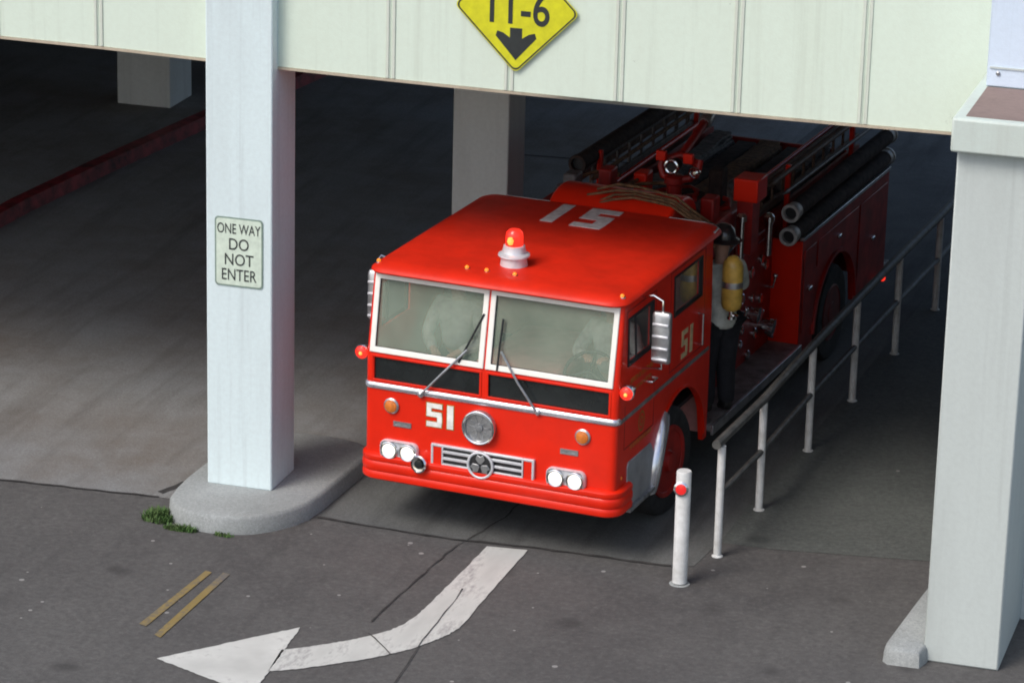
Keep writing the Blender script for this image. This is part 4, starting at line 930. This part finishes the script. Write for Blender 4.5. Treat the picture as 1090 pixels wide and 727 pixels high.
# hoses in the bed: flat folded layers
def hose_layer(x, w_, z0, n, m, label):
    b = MB(); rnd = random.Random(int(x * 100))
    for k in range(n):
        zz = z0 + k * .036
        pts = [(x + rnd.uniform(-.01, .01) + .02 * math.sin(yy * 3 + k), yy, zz + .008 * math.sin(yy * 5 + k * 2)) for yy in [5.45 + .1 * i for i in range(28)]]
        rgs = [[Vector((px + a * w_, py, pz + c)) for a, c in ((-1, .006), (-.9, .016), (.9, .016), (1, .006), (1, -.006), (.9, -.016), (-.9, -.016), (-1, -.006))] for px, py, pz in pts]
        b.rings(rgs)
    o = b.build('fire_hose', m, smooth=40); o.matrix_world = E_MW; return tag(o, label, 'fire hose', 'folded hoses in the hose bed')
E_MW = Matrix.Translation((EX, EY, 0)) @ Matrix.Rotation(R(EA), 4, 'Z')
for x, w_, z0, n, m, lb in ((-.62, .10, 1.42, 13, M['greyhose'], 'stack of folded grey hose against the left wall of the hose bed'),
                            (-.36, .11, 1.42, 11, M['hose'], 'folded black hose left of the middle of the hose bed'),
                            (-.08, .12, 1.42, 12, M['tan'], 'folded tan hose in the middle of the hose bed'),
                            (.22, .12, 1.42, 11, M['hose'], 'folded black hose right of the middle of the hose bed'),
                            (.50, .11, 1.42, 13, M['greyhose'], 'folded grey hose beside the narrow ladder at the right')):
    hose_layer(x, w_, z0, n, m, lb)
# tan booster hose over the reel cover
b = MB()
for k, (dx, dz) in enumerate(((0, 0), (.07, .012), (-.06, .02), (.02, .045))):
    pts = [(-.16 + dx, 2.80 + .05 * k, 2.45 + dz + .03 * k), (.05, 2.86 + .06 * k, 2.53 + dz + .02 * k), (.25, 2.90 + .07 * k, 2.565 + dz), (.45, 2.90 + .06 * k, 2.56 + dz - .01), (.64, 2.88 + .05 * k, 2.54 + dz), (.82, 2.86 + .05 * k, 2.45 + dz * .6), (1.0, 2.86 + .06 * k, 2.35 + dz * .4), (1.06, 2.92, 2.18)]
    P = []
    for i in range(len(pts) - 1):
        for q in range(4): P.append(Vector(pts[i]).lerp(Vector(pts[i + 1]), q / 4))
    P.append(Vector(pts[-1])); b.tube(P, .014, 8)
o = b.build('booster_hose', M['tan'], smooth=60); o.matrix_world = E_MW; tag(o, 'tan rubber hose lines draped over the red hump behind the cab roof', 'hose')
b = MB()
for k in range(3):
    P = [(.74 + .30 * math.cos(R(40 + 14 * i)) * (1 - .1 * k), 5.75 + .42 * math.sin(R(40 + 14 * i)), 1.94 + .03 * k) for i in range(20)]; b.tube(P, .045, 8)
o = b.build('coiled_hose', M['greyhose'], smooth=60); o.matrix_world = E_MW; o.location = E_MW @ Vector((-.25, .1, -.04)); tag(o, 'grey coil of hose lying on the folded hoses in the bed', 'hose')

# ------------------------------------------------------------------ people
def skin_mesh(joints, edges, name, m, parent, sub=2, root=None):
    names = list(joints); me = bpy.data.meshes.new(name)
    me.from_pydata([joints[k][0] for k in names], [(names.index(a), names.index(c)) for a, c in edges], [])
    o = bpy.data.objects.new(name, me); COL.objects.link(o)
    o.modifiers.new('skin', 'SKIN').use_smooth_shade = True
    for i, k in enumerate(names):
        r = joints[k][1]; d = me.skin_vertices[0].data[i]; d.radius = r if isinstance(r, tuple) else (r, r); d.use_root = (k == (root or names[0]))
    s = o.modifiers.new('sub', 'SUBSURF'); s.levels = sub; s.render_levels = sub
    bpy.context.view_layer.update(); dg = bpy.context.evaluated_depsgraph_get()
    me2 = bpy.data.meshes.new_from_object(o.evaluated_get(dg)); me2.name = name
    bpy.data.objects.remove(o); bpy.data.meshes.remove(me)
    me2.materials.clear(); me2.materials.append(m); me2.polygons.foreach_set('use_smooth', [True] * len(me2.polygons))
    r = bpy.data.objects.new(name, me2); COL.objects.link(r)
    if parent: r.parent = parent
    return r
def person(label, seated, coatm, helmet, arms):
    """local frame: facing +Y, standing feet (or seat) at z = 0"""
    J = {}; H = 0. if seated else .96
    J['pelvis'] = ((0, 0, H + .08), .125); J['waist'] = ((0, .01, H + .24), .115); J['chest'] = ((0, .0, H + .42), .135); J['neckbase'] = ((0, -.01, H + .55), .075); J['neck'] = ((0, .01, H + .62), .055)
    J['jaw'] = ((0, .03, H + .69), .072); J['skull'] = ((0, .015, H + .77), .088); J['crown'] = ((0, .01, H + .84), .055); J['nose'] = ((0, .118, H + .725), .013)
    Ed = [('pelvis', 'waist'), ('waist', 'chest'), ('chest', 'neckbase'), ('neckbase', 'neck'), ('neck', 'jaw'), ('jaw', 'skull'), ('skull', 'crown'), ('jaw', 'nose')]
    for s, n in ((-1, 'l'), (1, 'r')):
        J['sh' + n] = ((s * .19, -.01, H + .51), .07); el, wr = arms[n]
        J['el' + n] = ((s * el[0], el[1], H + el[2]), .047); J['wr' + n] = ((s * wr[0], wr[1], H + wr[2]), .030)
        d = (Vector(J['wr' + n][0]) - Vector(J['el' + n][0])).normalized(); wv = Vector(J['wr' + n][0])
        J['palm' + n] = (tuple(wv + d * .075), (.036, .022)); Ed += [('chest', 'sh' + n), ('sh' + n, 'el' + n), ('el' + n, 'wr' + n), ('wr' + n, 'palm' + n)]
        side = d.cross(Vector((0, 0, 1))); side = side.normalized() if side.length > .1 else Vector((1, 0, 0)); dn = d.cross(side).normalized()
        for k, (o_, L_) in enumerate(((-.027, .062), (-.009, .075), (.009, .070), (.027, .054))):
            p0 = wv + d * .095 + side * o_; p1 = p0 + d * L_ * .55 + dn * .012; p2 = p1 + d * L_ * .25 + dn * .035
            J['f%d%s' % (k, n)] = (tuple(p0), .010); J['g%d%s' % (k, n)] = (tuple(p1), .009); J['h%d%s' % (k, n)] = (tuple(p2), .008)
            Ed += [('palm' + n, 'f%d%s' % (k, n)), ('f%d%s' % (k, n), 'g%d%s' % (k, n)), ('g%d%s' % (k, n), 'h%d%s' % (k, n))]
        t0 = wv + d * .03 - side * .04 * s; t1 = t0 + d * .045 - side * .015 * s + dn * .02
        J['t0' + n] = (tuple(t0), .012); J['t1' + n] = (tuple(t1), .010); Ed += [('wr' + n, 't0' + n), ('t0' + n, 't1' + n)]
        J['hip' + n] = ((s * .095, .0, H - .02), .098)
        if seated: kn, an, to = (s * .15, .46, H + .03), (s * .15, .50, H - .40), (s * .16, .66, H - .45)
        else: kn, an, to = (s * .105, .03, .50), (s * .11, -.01, .09), (s * .125, .14, .035)
        J['kn' + n] = (kn, .062); J['an' + n] = (an, .044); J['to' + n] = (to, (.042, .03)); Ed += [('pelvis', 'hip' + n), ('hip' + n, 'kn' + n), ('kn' + n, 'an' + n), ('an' + n, 'to' + n)]
    P = empty('person'); tag(P, label, 'person')
    skin_mesh(J, Ed, 'body', M['skin'], P, 2, 'pelvis')
    def grow(keys, f): return {k: (J[k][0], (J[k][1] + f) if not isinstance(J[k][1], tuple) else tuple(q + f for q in J[k][1])) for k in keys}
    ck = grow(['pelvis', 'waist', 'chest', 'shl', 'ell', 'shr', 'elr'], .022)
    ck['chest'] = (ck['chest'][0], .165); ck['waist'] = (ck['waist'][0], .155); ck['pelvis'] = (ck['pelvis'][0], .165)
    for n in 'lr':
        a, c = Vector(J['el' + n][0]), Vector(J['wr' + n][0]); ck['cu' + n] = (tuple(a.lerp(c, .95)), .052); ck['el' + n] = (J['el' + n][0], .062); ck['sh' + n] = (J['sh' + n][0], .088)
    ck['col'] = ((0, -.01, H + .57), .085)
    ed = [('pelvis', 'waist'), ('waist', 'chest'), ('chest', 'col'), ('chest', 'shl'), ('shl', 'ell'), ('ell', 'cul'), ('chest', 'shr'), ('shr', 'elr'), ('elr', 'cur')]
    if not seated: ck['hem'] = ((0, -.01, H - .12), .205); ed.append(('pelvis', 'hem'))
    skin_mesh(ck, ed, 'coat', coatm, P, 2, 'chest')
    tk = grow(['hipl', 'knl', 'anl', 'hipr', 'knr', 'anr'], .04); tk['pelvis'] = (J['pelvis'][0], .14)
    skin_mesh(tk, [('pelvis', 'hipl'), ('hipl', 'knl'), ('knl', 'anl'), ('pelvis', 'hipr'), ('hipr', 'knr'), ('knr', 'anr')], 'trousers', M['trousers'], P, 2, 'pelvis')
    for n in 'lr':
        a, t = Vector(J['an' + n][0]), Vector(J['to' + n][0]); 
        skin_mesh({'a': (tuple(a + Vector((0, 0, .16))), .064), 'b': (tuple(a), .058), 'h': (tuple(a + Vector((0, -.03, -.045))), .042), 'c': (tuple(t), (.050, .036))}, [('a', 'b'), ('b', 'h'), ('b', 'c')], 'boot', M['boot'], P, 2, 'b')
    b = MB()
    for s in (-1, 1): b.ball((s * .034, .096, H + .755), .011, n=10, m=7)
    b.build('eyes', M['white'], P)
    b = MB(); b.ball((-.092, .01, H + .735), .03, .4, .8, 1.1, 10, 7); b.ball((.092, .01, H + .735), .03, .4, .8, 1.1, 10, 7); b.build('ears', M['skin'], P)
    if helmet:
        b = MB(); rg = []
        for r, z, sy in ((.172, .775, 1.22), (.165, .765, 1.22), (.118, .795, 1.12), (.116, .83, 1.12), (.105, .875, 1.1), (.07, .91, 1.05), (.02, .925, 1)):
            rg.append([Vector((r * math.cos(2 * PI * i / 26), (r * math.sin(2 * PI * i / 26)) * sy - .0, H + z + .02)) for i in range(26)])
        b.rings(rg); b.build('helmet', M['helmet'], P, smooth=50)
    else:
        b = MB(); b.ball((0, -.005, H + .80), .104, .95, 1.06, .92, 16, 10); b.build('hair', M['hair'], P)
    return P
std = {'l': ((.27, .0, .24), (.22, .20, .34)), 'r': ((.29, .06, .26), (.20, .27, .42))}
fp = person('firefighter in grey coat and black trousers standing on the running board', False, M['coat'], True, std)
fp.location = eng_pt(1.17, 2.88, .535); fp.rotation_euler = (0, 0, R(EA) + R(48)); fp.scale = (1, 1, 1)
drv = {'l': ((.30, .12, .28), (.13, .36, .34)), 'r': ((.30, .12, .28), (.13, .36, .34))}
d_ = person('driver in light turnout coat behind the right windscreen pane', True, M['coat'], True, drv)
d_.location = eng_pt(.76, 1.10, 1.355); d_.rotation_euler = (0, 0, R(EA) + PI)
of = {'l': ((.28, .08, .22), (.12, .30, .15)), 'r': ((.28, .08, .22), (.12, .30, .15))}
o_ = person('passenger in light turnout coat behind the left windscreen pane', True, M['coat'], True, of)
o_.location = eng_pt(-.76, 1.10, 1.355); o_.rotation_euler = (0, 0, R(EA) + PI)

def cylinder_tank(loc, label):
    t = empty('air_cylinder', loc, R(EA)); tag(t, label, 'air cylinder', 'yellow breathing air cylinders')
    MB().lathe([(.0, 0), (.045, .006), (.075, .035), (.085, .08), (.085, .44), (.075, .49), (.045, .525), (.025, .54), (.0, .541)], (0, 0, 0), n=24).build('bottle', M['yellowtank'], t, smooth=60)
    MB().lathe([(.087, .24), (.0875, .245), (.0875, .295), (.087, .30)], (0, 0, 0), n=24, cap=False).build('strap', M['alum'], t, smooth=60)
    b = MB(); b.lathe([(.022, 0), (.022, -.04), (.035, -.05), (.035, -.08), (0, -.085)], (0, 0, .004), n=12); b.cyl((0, 0, -.03), (.07, -.02, -.03), .013, 8); b.build('valve', M['chrome'], t)
    return t
cylinder_tank(eng_pt(1.345, 2.69, 1.655), 'bright yellow air cylinder on the back of the standing firefighter')
bpy.context.scene.objects['air_cylinder'].scale = (1.17, 1.17, 1)
t2 = cylinder_tank(eng_pt(1.06, 2.28, 1.80), 'yellow air cylinder stowed inside the cab behind the rear side window')
